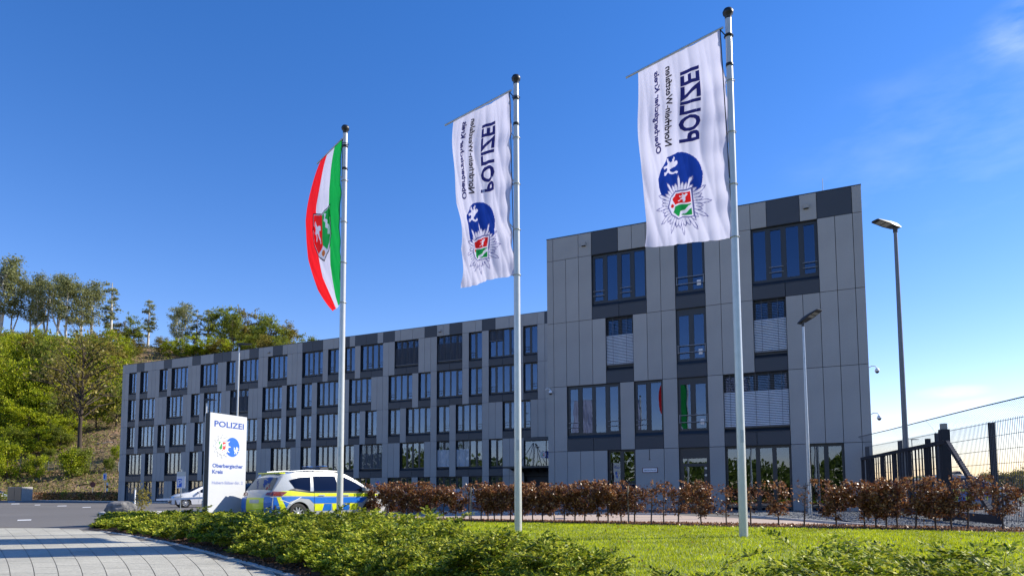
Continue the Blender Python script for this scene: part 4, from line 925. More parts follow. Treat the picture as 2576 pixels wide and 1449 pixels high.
# small shrub behind the marker post
# ------------------------------------------------------------------ cars
def interp(pts, x): return float(np.interp(x, [p[0] for p in pts], [p[1] for p in pts]))
class Car:
    def __init__(s, L_, Wd, top, rear, front, belt, axles, wr, zs=0.26):
        s.L, s.hw, s.top, s.rear, s.front, s.belt, s.ax, s.wr, s.zs = L_, Wd/2, top, rear, front, belt, axles, wr, zs
        s.zmax = max(p[1] for p in top)
    def W(s, x, z):
        e = abs(x-s.L/2)/(s.L/2); pl = 1-0.22*max(0, (e-0.62)/0.38)**2
        zb = s.belt
        sec = 0.93+0.07*min(1, max(0, (z-0.2)/0.4)) if z < 0.6 else (1-0.02*(z-0.6)/(zb-0.6) if z < zb else 0.98-0.24*((z-zb)/(s.zmax-zb))**1.15)
        return s.hw*pl*sec
    def zb(s, x):
        z = s.zs+0.04*max(0, abs(x-s.L/2)-s.L*0.4)
        for a in s.ax:
            r = s.wr*1.16; d = abs(x-a)
            if d < r: z = max(z, s.wr+math.sqrt(r*r-d*d)*0.98-0.02)
        return z
    def ztop(s, x): return interp(s.top, x)
    def side(s, x, z, sg, off=0.0): return Vector((x-s.L/2, sg*(s.W(x, z)+off), z))
    def body(s, t, paint):
        xs = sorted(set([round(v, 4) for v in list(np.linspace(0, s.L, 70))+[p[0] for p in s.top]+[a+k*s.wr*1.16 for a in s.ax for k in (-1, -.97, -.9, -.7, -.5, -.25, 0, .25, .5, .7, .9, .97, 1)] if 0 <= v <= s.L]))
        nz_ = 12; mb = MB()
        for sg in (-1, 1):
            V = []
            for x in xs:
                z0, z1 = s.zb(x), s.ztop(x); z0 = min(z0, z1-0.01)
                for k in range(nz_+1): V.append(tuple(s.side(x, lerp(z0, z1, k/nz_), sg)))
            Fc = []
            for i in range(len(xs)-1):
                for k in range(nz_):
                    q = (i*(nz_+1)+k, (i+1)*(nz_+1)+k, (i+1)*(nz_+1)+k+1, i*(nz_+1)+k+1); Fc.append(q if sg < 0 else q[::-1])
            mb.add(V, Fc, 0, True)
        # top strip: over roof, both ends
        path = [(s.rear[0][1], s.rear[0][0])]+[(x, z) for z, x in s.rear[1:]][0:0]
        prof = [(x, z) for z, x in s.rear]+[(x, s.ztop(x)) for x in np.linspace(s.rear[-1][1], s.front[-1][1], 40)][1:-1]+[(x, z) for z, x in s.front[::-1]]
        ny = 10; V = []
        for x, z in prof:
            xx = min(max(x, 0), s.L); hw = s.W(xx, z)
            for k in range(ny+1):
                y = -1+2*k/ny; cr = 0.035*(1-y*y)
                endw = 1 if (x < s.L*0.1 or x > s.L*0.9) else 0
                bx_ = (-(1-y*y)*0.06 if x < s.L*0.12 else ((1-y*y)*0.10 if x > s.L*0.88 else 0))
                V.append((x-s.L/2+bx_, y*hw, z+(cr if z > 0.8 else 0)))
        Fc = [(i*(ny+1)+k, i*(ny+1)+k+1, (i+1)*(ny+1)+k+1, (i+1)*(ny+1)+k) for i in range(len(prof)-1) for k in range(ny)]
        mb.add(V, [f[::-1] for f in Fc], 0, True)
        me = mb.mesh('body', paint)
        bm = bmesh.new(); bm.from_mesh(me); bmesh.ops.remove_doubles(bm, verts=bm.verts, dist=0.002); bmesh.ops.recalc_face_normals(bm, faces=bm.faces); bm.to_mesh(me); bm.free()
        link('body', me, t)
        mb = MB(); mb.box(0.15-s.L/2, s.L/2-0.15, -s.hw*0.86, s.hw*0.86, 0.20, 0.62); mb.build('underbody', M['black'], parent=t)
    def on_side(s, t, nm, poly, mt, sgs=(-1, 1), off=0.006, sub=True):
        for sg in sgs:
            me = print_mesh(nm, [poly], lambda x, z: s.side(x, z, sg, off), mt, 0.16); fixn(me, Vector((0, sg, 0))); link(nm, me, t)
    def on_end(s, t, nm, poly, mt, end, off=0.008):     # poly in (y,z)
        tb = s.rear if end < 0 else s.front
        def f(y, z):
            x = interp(tb, z); hw = s.W(min(max(x, 0), s.L), z); yy = y/max(hw, .01); bl = (1-yy*yy)
            xs_ = x-s.L/2+(-bl*0.06 if x < s.L*0.12 else (bl*0.10 if x > s.L*0.88 else 0))
            return Vector((xs_+end*off, y, z+(0.035*bl if z > 0.8 else 0)))
        me = print_mesh(nm, [poly], f, mt, 0.10); fixn(me, Vector((end, 0, 0))); link(nm, me, t)
def fixn(me, d):
    me.update()
    if sum((p.normal.dot(d)*p.area for p in me.polygons)) < 0: me.flip_normals()
def wheels(t, car):
    R = car.wr
    if not hasattr(car, 'wm'):
        mb = MB(); pr = [(R*0.66, -0.10), (R*0.9, -0.105), (R*0.985, -0.085), (R, -0.04), (R, 0.04), (R*0.985, 0.085), (R*0.9, 0.105), (R*0.66, 0.10)]; mb.lathe(pr, 30); car.tm = mb.mesh('tyre', M['tyre'])
        mb = MB(); mb.lathe([(R*0.60, 0.05), (R*0.665, 0.098), (R*0.665, -0.09)], 30)
        for k in range(10):
            a = 2*pi*k/10; c, s_ = cos(a), sin(a); pts = [(0.03, -0.028), (R*0.62, -0.016), (R*0.62, 0.016), (0.03, 0.028)]
            P = [(x*c-y*s_, x*s_+y*c) for x, y in pts]; mb.add([(p[0], p[1], 0.085) for p in P]+[(p[0], p[1], 0.05) for p in P], [(0, 1, 2, 3), (0, 4, 5, 1), (2, 6, 7, 3)])
        mb.lathe([(0.001, 0.095), (0.05, 0.09), (0.055, 0.05)], 14); car.wm = mb.mesh('rim', M['rim'])
        mb = MB(); mb.lathe([(0.001, 0.02), (R*0.6, 0.02)], 20); car.dk = mb.mesh('brake_disc', M['black'])
    for a in car.ax:
        for sg in (-1, 1):
            w_ = link('wheel', car.tm, t, (a-car.L/2, sg*(car.W(a, 0.4)-0.115), R)); w_.rotation_euler = (-pi/2*sg, 0, 0)
            link('rim', car.wm, w_); link('brake_disc', car.dk, w_)
def arches(t, car):
    for a in car.ax:
        for sg in (-1, 1):
            mb = MB(); r = car.wr*1.17; n_ = 20; V = []
            for k in range(n_+1):
                an = pi*k/n_; x, z = a+r*cos(an), car.wr+r*sin(an)-0.02; V += [tuple(car.side(x, z, sg, 0.002)), (x-car.L/2, sg*(car.hw*0.6), z)]
            mb.add(V, [(2*k, 2*k+2, 2*k+3, 2*k+1) for k in range(n_)]); me = mb.mesh('wheel_arch', M['black']); link('wheel_arch', me, t)
def suv(name, label):
    c = Car(4.75, 1.88, top=[(0, .72), (.04, .92), (.10, 1.04), (.42, 1.46), (.50, 1.56), (.9, 1.63), (1.6, 1.665), (2.3, 1.66), (2.8, 1.60), (3.2, 1.42), (3.75, 1.10), (4.2, 1.0), (4.55, .88), (4.68, .78), (4.75, .6)],
            rear=[(0.30, 0.06), (0.45, 0.0), (.72, 0.0), (.92, .04), (1.04, .10), (1.46, .42), (1.56, .50)], front=[(0.28, 4.70), (0.4, 4.75), (.6, 4.75), (.78, 4.68), (.88, 4.55), (1.0, 4.2), (1.10, 3.75)], belt=1.03, axles=(0.92, 3.78), wr=0.345)
    t = empty(name, (0, 0, 0)); tag(t, label, 'police car'); c.body(t, M['carsilver']); arches(t, c); wheels(t, c)
    S_ = lambda nm, poly, mt, off=0.006: c.on_side(t, nm, poly, M[mt], off=off)
    S_('side_window', [(0.78, 1.12), (1.32, 1.04), (1.42, 1.50), (0.98, 1.47), (0.62, 1.38)], 'carglass', .010)
    S_('side_window', [(1.46, 1.035), (2.42, 1.02), (2.38, 1.54), (1.52, 1.52)], 'carglass', .010)
    S_('side_window', [(2.50, 1.02), (3.62, 1.06), (3.10, 1.36), (2.74, 1.51), (2.47, 1.54)], 'carglass', .010)
    S_('window_trim', [(0.56, 1.08), (1.32, 1.0), (3.72, 1.0), (3.78, 1.05), (1.32, 1.035), (0.74, 1.13)], 'black', .013)
    S_('yellow_band', [(0.03, 0.92), (0.72, 0.90), (3.9, 0.86), (4.3, 0.90), (3.8, 0.97), (1.3, 0.985), (0.62, 1.06), (0.10, 1.02)], 'liveryyellow', .006)
    S_('blue_band', [(0.12, 0.86), (0.62, 0.875), (1.2, 0.86), (2.4, 0.85), (2.4, 0.66), (1.45, 0.66), (1.28, 0.80), (0.92, 0.83), (0.60, 0.72), (0.42, 0.40), (0.10, 0.40)], 'liveryblue', .005)
    S_('blue_band', [(2.45, 0.85), (4.25, 0.83), (4.3, 0.74), (4.05, 0.82), (3.6, 0.82), (3.38, 0.66), (2.45, 0.66)], 'liveryblue', .005)
    S_('yellow_stripe', [(0.20, 0.86), (0.32, 0.865), (0.52, 0.45), (0.52, 0.36), (0.36, 0.36)], 'liveryyellow', .008)
    for x0 in (1.45, 2.15, 2.85): S_('yellow_block', [(x0, 0.64), (x0+0.38, 0.64), (x0+0.33, 0.42), (x0+0.05, 0.42)], 'liveryyellow', .006)
    for x0 in (1.85, 2.55): S_('blue_block', [(x0, 0.64), (x0+0.28, 0.64), (x0+0.30, 0.42), (x0-0.05, 0.42)], 'liveryblue', .006)
    S_('reflective_line', [(0.30, 0.78), (0.62, 0.66), (1.0, 0.86), (0.97, 0.865), (0.62, 0.68), (0.30, 0.80)], 'white', .009)
    S_('door_gap', [(1.46, 1.0), (1.47, 1.0), (1.50, 0.34), (1.49, 0.34)], 'black', .010); S_('door_gap', [(2.445, 1.0), (2.455, 1.0), (2.455, 0.32), (2.445, 0.32)], 'black', .010)
    S_('door_handle', [(1.62, 0.93), (1.86, 0.93), (1.86, 0.90), (1.62, 0.90)], 'carsilver', .03); S_('door_handle', [(2.58, 0.93), (2.82, 0.93), (2.82, 0.90), (2.58, 0.90)], 'carsilver', .03)
    S_('tail_light', [(0.03, 0.98), (0.10, 1.04), (0.52, 1.02), (0.36, 0.90), (0.03, 0.90)], 'taillight', .014)
    S_('headlight', [(4.66, 0.80), (4.55, 0.86), (4.15, 0.92), (4.30, 0.80)], 'headlight', .012)
    E_ = lambda nm, poly, mt, e=-1, off=.008: c.on_end(t, nm, poly, M[mt], e, off)
    E_('rear_window', [(-0.70, 1.07), (0.70, 1.07), (0.58, 1.44), (-0.58, 1.44)], 'carglass', -1, .012)
    E_('tail_light', [(0.50, 0.91), (0.85, 0.91), (0.83, 1.02), (0.55, 0.99)], 'taillight', -1, .012); E_('tail_light', [(-0.50, 0.91), (-0.85, 0.91), (-0.83, 1.02), (-0.55, 0.99)], 'taillight', -1, .012)
    E_('yellow_tailgate', [(-0.50, 0.40), (0.50, 0.40), (0.48, 0.82), (-0.48, 0.82)], 'liveryyellow'); E_('blue_corner', [(0.51, 0.40), (0.86, 0.40), (0.86, 0.86), (0.49, 0.86)], 'liveryblue'); E_('blue_corner', [(-0.51, 0.40), (-0.86, 0.40), (-0.86, 0.86), (-0.49, 0.86)], 'liveryblue')
    E_('number_plate', [(-0.26, 0.68), (0.26, 0.68), (0.26, 0.79), (-0.26, 0.79)], 'plate', -1, .014)
    E_('bumper', [(-0.88, 0.29), (0.88, 0.29), (0.88, 0.385), (-0.88, 0.385)], 'black', -1, .012)
    E_('windscreen', [(-0.70, 1.12), (0.70, 1.12), (0.70, 1.13), (-0.70, 1.13)], 'carglass', 1, .008)
    # windscreen proper lies on the top strip
    V = [(3.70-c.L/2, -0.70, 1.175), (3.70-c.L/2, 0.70, 1.175), (2.86-c.L/2, 0.60, 1.63), (2.86-c.L/2, -0.60, 1.63)]
    V = []
    for i in range(9):
        x = lerp(3.70, 2.88, i/8); z = c.ztop(x)
        for k in range(9): y = -1+2*k/8; V.append((x-c.L/2, y*c.W(x, z)*0.90, z+0.035*(1-y*y*.81)+0.012))
    mb = MB(); mb.add(V, [(i*9+k, i*9+k+1, (i+1)*9+k+1, (i+1)*9+k) for i in range(8) for k in range(8)], 0, True); me = mb.mesh('windscreen', M['carglass']); fixn(me, Vector((0, 0, 1))); link('windscreen', me, t)
    mb = MB(); mb.box(0.42-c.L/2, 0.62-c.L/2, -0.60, 0.60, 1.595, 1.625); mb.build('spoiler', M['liveryyellow'], parent=t)
    for sg in (-1, 1): mb = MB(); mb.tube([(0.75-c.L/2, sg*0.64, 1.66), (1.4-c.L/2, sg*0.655, 1.71), (2.5-c.L/2, sg*0.65, 1.70), (2.75-c.L/2, sg*0.63, 1.65)], 0.018, 8); mb.build('roof_rail', M['steel'], parent=t)
    mb = MB(); V = [(0, -.52, 0), (.34, -.58, 0), (.34, .58, 0), (0, .52, 0), (.05, -.50, .12), (.26, -.54, .14), (.26, .54, .14), (.05, .50, .12)]
    mb.add([(v[0]+1.95-c.L/2, v[1], v[2]+1.715) for v in V], [(3, 2, 1, 0), (4, 5, 6, 7), (0, 1, 5, 4), (1, 2, 6, 5), (2, 3, 7, 6), (3, 0, 4, 7)]); mb.build('light_bar', M['signblue'] if False else M['lampgrey'], parent=t)
    for sg in (-1, 1): mb = MB(); mb.box(2.0-c.L/2, 2.22-c.L/2, sg*0.40-0.15, sg*0.40+0.15, 1.86, 1.875); mb.build('light_module', M['liveryblue'], parent=t)
    for sg in (-1, 1):
        mb = MB(); mb.add([(3.38-c.L/2+dx_, sg*(0.93+dy_), 1.04+dz_) for dx_, dy_, dz_ in ((0, 0, 0), (.12, .02, 0), (.12, .2, .02), (0, .2, .02), (0, 0, .14), (.10, .02, .13), (.10, .19, .12), (0, .2, .13))], [(3, 2, 1, 0), (4, 5, 6, 7), (0, 1, 5, 4), (1, 2, 6, 5), (2, 3, 7, 6), (3, 0, 4, 7)]); me = mb.mesh('door_mirror', M['carsilver']); fix_normals(me); link('door_mirror', me, t)
    return t, c
def hatch(name, label, cat, paint):
    c = Car(4.05, 1.75, top=[(0, .75), (.05, .95), (.12, 1.05), (.30, 1.38), (.55, 1.45), (1.3, 1.475), (1.9, 1.46), (2.3, 1.38), (2.75, 1.15), (3.1, .98), (3.6, .88), (3.9, .76), (4.0, .66), (4.05, .5)],
            rear=[(0.28, 0.05), (0.45, 0), (.75, 0), (.95, .05), (1.05, .12), (1.38, .30), (1.45, .55)], front=[(0.24, 4.0), (.36, 4.05), (.5, 4.05), (.66, 4.0), (.76, 3.9), (.88, 3.6), (.98, 3.1)], belt=.96, axles=(.72, 3.27), wr=0.31, zs=.22)
    t = empty(name, (0, 0, 0)); tag(t, label, cat); c.body(t, M[paint]); arches(t, c); wheels(t, c)
    S_ = lambda nm, poly, mt, off=0.008: c.on_side(t, nm, poly, M[mt], off=off)
    S_('side_window', [(0.50, 1.05), (1.22, 1.0), (1.20, 1.36), (0.72, 1.33)], 'carglass'); S_('side_window', [(1.28, 1.0), (2.62, 0.99), (2.28, 1.22), (2.0, 1.345), (1.26, 1.365)], 'carglass')
    S_('door_gap', [(1.245, .98), (1.255, .98), (1.2, .3), (1.19, .3)], 'black', .006); S_('door_gap', [(2.4, .98), (2.41, .98), (2.5, .3), (2.49, .3)], 'black', .006)
    S_('door_handle', [(1.4, .86), (1.6, .86), (1.6, .83), (1.4, .83)], paint, .025); S_('headlight', [(3.96, .68), (3.85, .74), (3.45, .80), (3.62, .66)], 'headlight', .012)
    E_ = lambda nm, poly, mt, e=1, off=.010: c.on_end(t, nm, poly, M[mt], e, off)
    E_('headlight', [(.50, .64), (.78, .64), (.78, .74), (.46, .70)], 'headlight', 1, .014); E_('headlight', [(-.50, .64), (-.78, .64), (-.78, .74), (-.46, .70)], 'headlight', 1, .014)
    E_('grille', [(-.44, .62), (.44, .62), (.40, .70), (-.40, .70)], 'black'); E_('lower_grille', [(-.50, .30), (.50, .30), (.62, .50), (.50, .56), (-.50, .56), (-.62, .50)], 'black'); E_('number_plate', [(-.25, .42), (.25, .42), (.25, .52), (-.25, .52)], 'plate', 1, .02)
    V = []
    for i in range(9):
        x = lerp(2.98, 2.12, i/8); z = c.ztop(x)
        for k in range(9): y = -1+2*k/8; V.append((x-c.L/2, y*c.W(x, z)*0.90, z+0.035*(1-y*y*.81)+0.012))
    mb = MB(); mb.add(V, [(i*9+k, i*9+k+1, (i+1)*9+k+1, (i+1)*9+k) for i in range(8) for k in range(8)], 0, True); me = mb.mesh('windscreen', M['carglass']); fixn(me, Vector((0, 0, 1))); link('windscreen', me, t)
    for sg in (-1, 1):
        mb = MB(); mb.add([(2.42-c.L/2+dx_, sg*(0.84+dy_), .98+dz_) for dx_, dy_, dz_ in ((0, 0, 0), (.12, .02, 0), (.12, .18, .02), (0, .2, .02), (0, 0, .13), (.10, .02, .12), (.10, .18, .12), (0, .2, .12))], [(3, 2, 1, 0), (4, 5, 6, 7), (0, 1, 5, 4), (1, 2, 6, 5), (2, 3, 7, 6), (3, 0, 4, 7)]); me = mb.mesh('door_mirror', M[paint]); fix_normals(me); link('door_mirror', me, t)
    return t, c
def park(t, c, px, d, hd, axle=0):      # put the given axle under picture column px at depth d, heading hd=(lateral, depth)
    h = ld(*hd).normalized(); ax = gx(px, d); off = c.L/2-c.ax[axle]; p_ = ax+h*off
    t.location = (p_.x, p_.y, 0); t.rotation_euler = (0, 0, math.atan2(h.y, h.x))
t, c = suv('police_suv', 'silver police car in yellow and blue livery, tail towards us, behind the left flagpole'); t2 = copy_tree(t); park(t, c, 706, 21.0, (0.62, 0.78)); t.scale = (.96, .96, .96)
t2['label'] = 'yellow and blue liveried police car half hidden behind the fence at the far right'; park(t2, c, 2335, 34, (1, -0.05))
t, c = hatch('parked_car', 'white compact hatchback parked behind the boom barrier, left of the sign pylon', 'car', 'carwhite'); park(t, c, 461, 46, (-0.80, -0.60), 1)
wh = t
t2, c = hatch('parked_car', 'dark car whose bonnet just shows behind the left edge of the sign pylon', 'car', 'cardark'); park(t2, c, 556, 36, (-0.80, -0.60), 1)
t3 = copy_tree(t2); t3['label'] = 'dark car roof just showing above the far brown hedge at the foot of the slope'; park(t3, c, 190, 112, (1, 0.1)); t3.location.z = 0.2
t4, c4 = hatch('parked_car', 'light blue-grey car cut off by the left edge of the picture beside the concrete box', 'car', 'cargrey'); park(t4, c4, -30, 103, (1, -0.3)); t4.location.z = 0.1

# ------------------------------------------------------------------ gate and fence on the right
G0 = Vector((0.9, 34.4, 0)); G1 = Vector((3.05, 22.3, 0)); GD = (G1-G0).normalized(); GL = (G1-G0).length
gt = empty('sliding_gate', G0, math.atan2(GD.y, GD.x)); tag(gt, 'dark steel sliding gate with close vertical bars and a slanting end brace', 'gate')
GH = 2.42
mb = MB(); mb.box(0, GL-1.1, -.05, .05, GH-.12, GH); mb.build('top_rail', M['gate'], parent=gt)
mb = MB(); mb.box(0, GL+2.2, -.07, .07, .12, .34); mb.build('bottom_rail', M['gate'], parent=gt)
n_ = int((GL-1.2)/0.36); barm = MB().box(-.025, .025, -.018, .018, .342, GH-.122).mesh('bar', M['gate']); thk = MB().box(-.06, .06, -.045, .045, .342, GH-.122).mesh('upright', M['gate'])
for k in range(n_):
    x = 0.1+k*0.36; link('upright' if k % 5 == 0 else 'bar', thk if k % 5 == 0 else barm, gt, (x, 0, 0))
mb = MB(); mb.beam((GL-1.15, 0, GH-.06), (GL+1.9, 0, .30), .10, .12); mb.build('brace', M['gate'], parent=gt)
for k, (x, hh, w_) in enumerate(((GL-3.6, 2.62, .14), (GL-2.2, 2.80, .24), (0.2, 2.30, .18))):
    mb = MB(); mb.box(x-w_/2, x+w_/2, .13, .13+w_, -.1, hh); mb.build('guide_post', M['gate'], parent=gt)
mb = MB(); mb.box(GL-2.28, GL-2.12, .17, .33, 2.801, 2.98); mb.build('warning_lamp', M['lens'], parent=gt)
F0 = gx(2138, 33.5); FA = Vector((4.06, 24.1, 0)); FB = Vector((7.0, 15.5, 0)); 
fz = Vector((F0.x+0.2, F0.y, 0))
fn = empty('security_fence', FA, 0); tag(fn, 'tall welded wire mesh fence with dark posts and an overhanging top at the right edge', 'fence')
pts_f = [Vector((1.15, 34.8, 0)), Vector((2.2, 31.2, 0)), Vector((3.1, 27.7, 0)), FA, Vector((5.1, 20.6, 0)), Vector((6.2, 17.2, 0))]
for i, p_ in enumerate(pts_f):
    mb = MB(); w_ = .085; mb.box(-w_, w_, -w_*.6, w_*.6, -.1, 2.92); o = mb.build('post', M['gate'], parent=fn, loc=p_-FA)
    if i: 
        a = pts_f[i-1]-FA; b__ = p_-FA; d = (b__-a).normalized(); Lp = (b__-a).length; nrm = Vector((d.y, -d.x, 0)); nrm = nrm if nrm.x < 0 else -nrm
        mb = MB(); k = 0.04
        while k < Lp:
            q = a+d*k+nrm*0.07; mb.beam(q+Vector((0, 0, .05)), q+Vector((0, 0, 2.95)), .013, .013)
            q2 = q+Vector((0, 0, 2.95)); mb.beam(q2, q2+nrm*0.28+Vector((0, 0, .42)), .006, .006); k += 0.085
        for z in np.arange(0.1, 3.0, 0.2 if False else 0.4): mb.beam(a+nrm*.075+Vector((0, 0, z)), b__+nrm*.075+Vector((0, 0, z)), .012, .014)
        mb.beam(a+nrm*.35+Vector((0, 0, 3.37)), b__+nrm*.35+Vector((0, 0, 3.37)), .025, .03)
        tag(mb.build('wire_panel', M['wire'], parent=fn), kind='stuff')
# far fence at the foot of the hill
ff = empty('boundary_fence', hill_pt(100, 120)); tag(ff, 'low green wire fence running along the foot of the wooded slope', 'fence'); fo = ff.location.copy()
prev = None
for k in range(14):
    px = -95+k*35.5*1.0; q = hill_pt(px, 119)-fo
    if px > 330: break
    mb = MB(); mb.tube([q+Vector((0, 0, -.3)), q+Vector((0, 0, 1.9))], 0.05, 6); mb.build('post', M['steel'], parent=ff)
    if prev is not None:
        mb = MB(); nst = 26
        for i in range(nst): p_ = prev.lerp(q, i/nst); mb.beam(p_+Vector((0, 0, .05)), p_+Vector((0, 0, 1.85)), .012, .012)
        for z in (.1, .6, 1.1, 1.6, 1.85): mb.beam(prev+Vector((0, 0, z)), q+Vector((0, 0, z)), .02, .02)
        tag(mb.build('wire_panel', M['greenwire'], parent=ff), kind='stuff')
    prev = q

# ------------------------------------------------------------------ vegetation
def poly_edge_dist(P, poly):
    poly = np.array(poly); d = np.full(len(P), 1e9)
    for i in range(len(poly)):
        a = poly[i]; b_ = poly[(i+1) % len(poly)]; ab = b_-a; t_ = np.clip(((P-a)@ab)/(ab@ab), 0, 1); d = np.minimum(d, np.linalg.norm(P-(a+t_[:, None]*ab), axis=1))
    return d
def in_poly(P, poly):
    poly = np.array(poly); x, y = P[:, 0], P[:, 1]; c = np.zeros(len(P), bool); j = len(poly)-1
    for i in range(len(poly)):
        xi, yi = poly[i]; xj, yj = poly[j]; m_ = ((yi > y) != (yj > y)) & (x < (xj-xi)*(y-yi)/(yj-yi+1e-12)+xi); c ^= m_; j = i
    return c
def scatter(poly, n):
    a = np.array(poly); lo, hi = a.min(0), a.max(0); P = RNG.uniform(lo, hi, (n, 2)); return P[in_poly(P, poly)]
depth_of = lambda P: -sin(YAW)*P[:, 0]+cos(YAW)*P[:, 1]
# low evergreen ground-cover shrubs
PEPX = [(222, 1331)]
EDG = [(p.x, p.y) for p in EDGE]
shrub_poly = EDG[:-6]+[(1.8, 1.6)]+[(p.x, p.y) for p in [gx(2700, 4.2), gx(2520, 4.4), gx(2330, 5.3), gx(2200, 6.1), gx(2100, 6.2), gx(1850, 6.0), gx(1740, 4.7), gx(1700, 4.6), gx(1640, 5.2), gx(1500, 6.2), gx(1350, 7.4), gx(1200, 8.8), gx(1160, 11.0), gx(1060, 13.3), gx(960, 15.0), gx(880, 21), gx(860, 22.3), gx(300, 23.2), gx(240, 21.5)]]+[tuple(zp(222, 1331))[:2]]
def ground_cover():
    P = scatter(shrub_poly, 70000); d = depth_of(P); ed = poly_edge_dist(P, shrub_poly)
    keep = (RNG.uniform(size=len(P)) < np.clip(5.5/d, 0.2, 1)**1.6) & (ed > 0.12); P, d, ed = P[keep], d[keep], ed[keep]
    nb = min(len(P), 7600); P, d, ed = P[:nb], d[:nb], ed[:nb]
    def canopy(X_, Y_, e_, dd_):
        hh = 0.51*np.clip(e_/0.6, 0, 1)**0.55*(0.86+0.42*fnoise(X_, Y_, 2.3, 2)+0.42*fnoise(X_, Y_, 5.0, 4))+0.02
        pxc = 1288+FPX*((cos(YAW)*X_+sin(YAW)*Y_)/dd_)
        hh = hh*np.where(dd_ > 14, .60, np.where(dd_ > 9, .82, .97))
        return hh+0.14*np.exp(-((pxc-1100)/45)**2)*(dd_ > 9)*(dd_ < 14)
    hc = canopy(P[:, 0], P[:, 1], ed, d); lv = RNG.uniform(size=nb)**0.45; z0 = hc*(0.12+0.74*lv)
    ang = RNG.uniform(0, 2*pi, nb); Lb = RNG.uniform(.26, .60, nb)*np.clip(ed/.4, .35, 1); Lb = Lb*np.clip(d/11, .62, 1); rise = RNG.uniform(0.10, 0.75, nb)*np.where(d > 14, .6, 1)+0.35*(d < 14)*(RNG.uniform(size=nb) < .06)
    dh = np.stack([np.cos(ang), np.sin(ang), 0*ang], 1)
    ks = 15; T = (np.arange(ks)+.5)/ks                                  # sprigs along each arching branch
    C0 = np.concatenate([P, z0[:, None]], 1)-dh*Lb[:, None]*.5
    arc = lambda t: C0[:, None, :]+dh[:, None, :]*(Lb[:, None, None]*t[None, :, None])+np.array([0, 0, 1.0])*(Lb[:, None]*(rise[:, None]*t[None, :]*1.2-.35*t[None, :]**2))[:, :, None]
    B0 = arc(T); sgn = np.where(np.arange(ks) % 2 == 0, 1, -1)[None, :, None]
    lat = np.cross(dh, np.array([0, 0, 1.0]))[:, None, :]*sgn
    D_ = lat*RNG.uniform(.4, 1.0, (nb, ks, 1))+dh[:, None, :]*RNG.uniform(.35, .9, (nb, ks, 1))+np.array([0, 0, 1.0])*RNG.uniform(.0, .65, (nb, ks, 1)); D_ /= np.linalg.norm(D_, axis=2)[:, :, None]
    Ls = RNG.uniform(.05, .12, (nb, ks))*(1.1-.5*T[None, :])*(1+.02*d[:, None]); B0 = B0.reshape(-1, 3); D_ = D_.reshape(-1, 3); Ls = Ls.reshape(-1); dd_ = np.repeat(d, ks); n_ = len(B0)
    k = 7; t2 = (np.arange(k)+.8)/k
    side = np.cross(D_, np.array([0, 0, 1.0])+RNG.normal(0, .35, (n_, 3))); side /= np.linalg.norm(side, axis=1)[:, None]+1e-9; sg = np.where(np.arange(k) % 2 == 0, 1, -1)[None, :, None]
    C = B0[:, None, :]+D_[:, None, :]*(Ls[:, None, None]*t2[None, :, None])
    lv_ = side[:, None, :]*sg*.75+D_[:, None, :]*.8+RNG.normal(0, .2, (n_, k, 3)); lv_ /= np.linalg.norm(lv_, axis=2)[:, :, None]
    ls = (0.019+0.0027*dd_)[:, None, None]*(1.1-.3*t2[None, :, None]); C = (C+lv_*ls*.6).reshape(-1, 3); A_ = (lv_*ls*.62).reshape(-1, 3)
    nr = RNG.normal(0, .5, A_.shape)+np.array([0, 0, 1.0]); B_ = np.cross(A_, nr); B_ *= (np.linalg.norm(A_, axis=1)/(np.linalg.norm(B_, axis=1)+1e-9)*.50)[:, None]; C[:, 2] = np.maximum(C[:, 2], .03)
    V, F_ = quads(C, A_, B_)
    q = arc(np.array([0, .33, .66, 1.0])); sv = []
    for i in range(3):
        p0, p1 = q[:, i], q[:, i+1]; w_ = np.array([0, 0, .0020]); w2 = np.cross(p1-p0, w_); w2 = w2/(np.linalg.norm(w2, axis=1)[:, None]+1e-9)*.0020
        sv += [np.stack([p0-w_, p0+w_, p1+w_*.7, p1-w_*.7], 1).reshape(-1, 3), np.stack([p0-w2, p0+w2, p1+w2*.7, p1-w2*.7], 1).reshape(-1, 3)]
    SV = np.concatenate(sv); SF = np.arange(len(SV)).reshape(-1, 4); V2 = np.concatenate([V, SV]); F2_ = np.concatenate([F_, SF+len(V)]); mi = np.concatenate([np.zeros(len(F_)), np.ones(len(SF))])
    me = np_mesh('ground_cover_shrubs', V2, F2_, [M['shrub'], M['twig']], mi)
    tag(link('ground_cover_shrubs', me), 'dense low evergreen ground cover shrubs along the paving edge', 'shrubs', kind='stuff')
ground_cover()
def litter(name, poly, n, size, z, m, label, cat):
    P = scatter(poly, n*3)[:n]; Z = np.full(len(P), z)+RNG.uniform(0, .012, len(P)); V, F_ = leaves(np.concatenate([P, Z[:, None]], 1), size, flat=3.0, aspect=.5)
    V[:, 2] = np.maximum(V[:, 2], z-0.004); tag(obj_np(name, V, F_, [m]), label, cat, kind='stuff')
bedfront = [(p.x, p.y) for p in EDGE]+[(p.x+0.55, p.y+0.75) for p in EDGE[::-1]]
litter('bark_litter', bedfront, 9000, 0.06, 0.022, M['chip'], 'dry brown bark and leaf litter along the bed edge', 'litter')
litter('leaf_litter', [(-20, 17.5), (-9, 17.4), (0, 16.95), (8, 16.3), (12, 16), (12, 17.6), (8, 18.3), (0, 18.8), (-20, 18.9)], 14000, 0.07, LZ+0.012, M['beech'], 'fallen brown beech leaves under the hedge', 'litter')
litter('gravel_stones', gp, 12000, 0.07, 0.024, M['stone'], 'dark basalt gravel beside the gate', 'gravel')
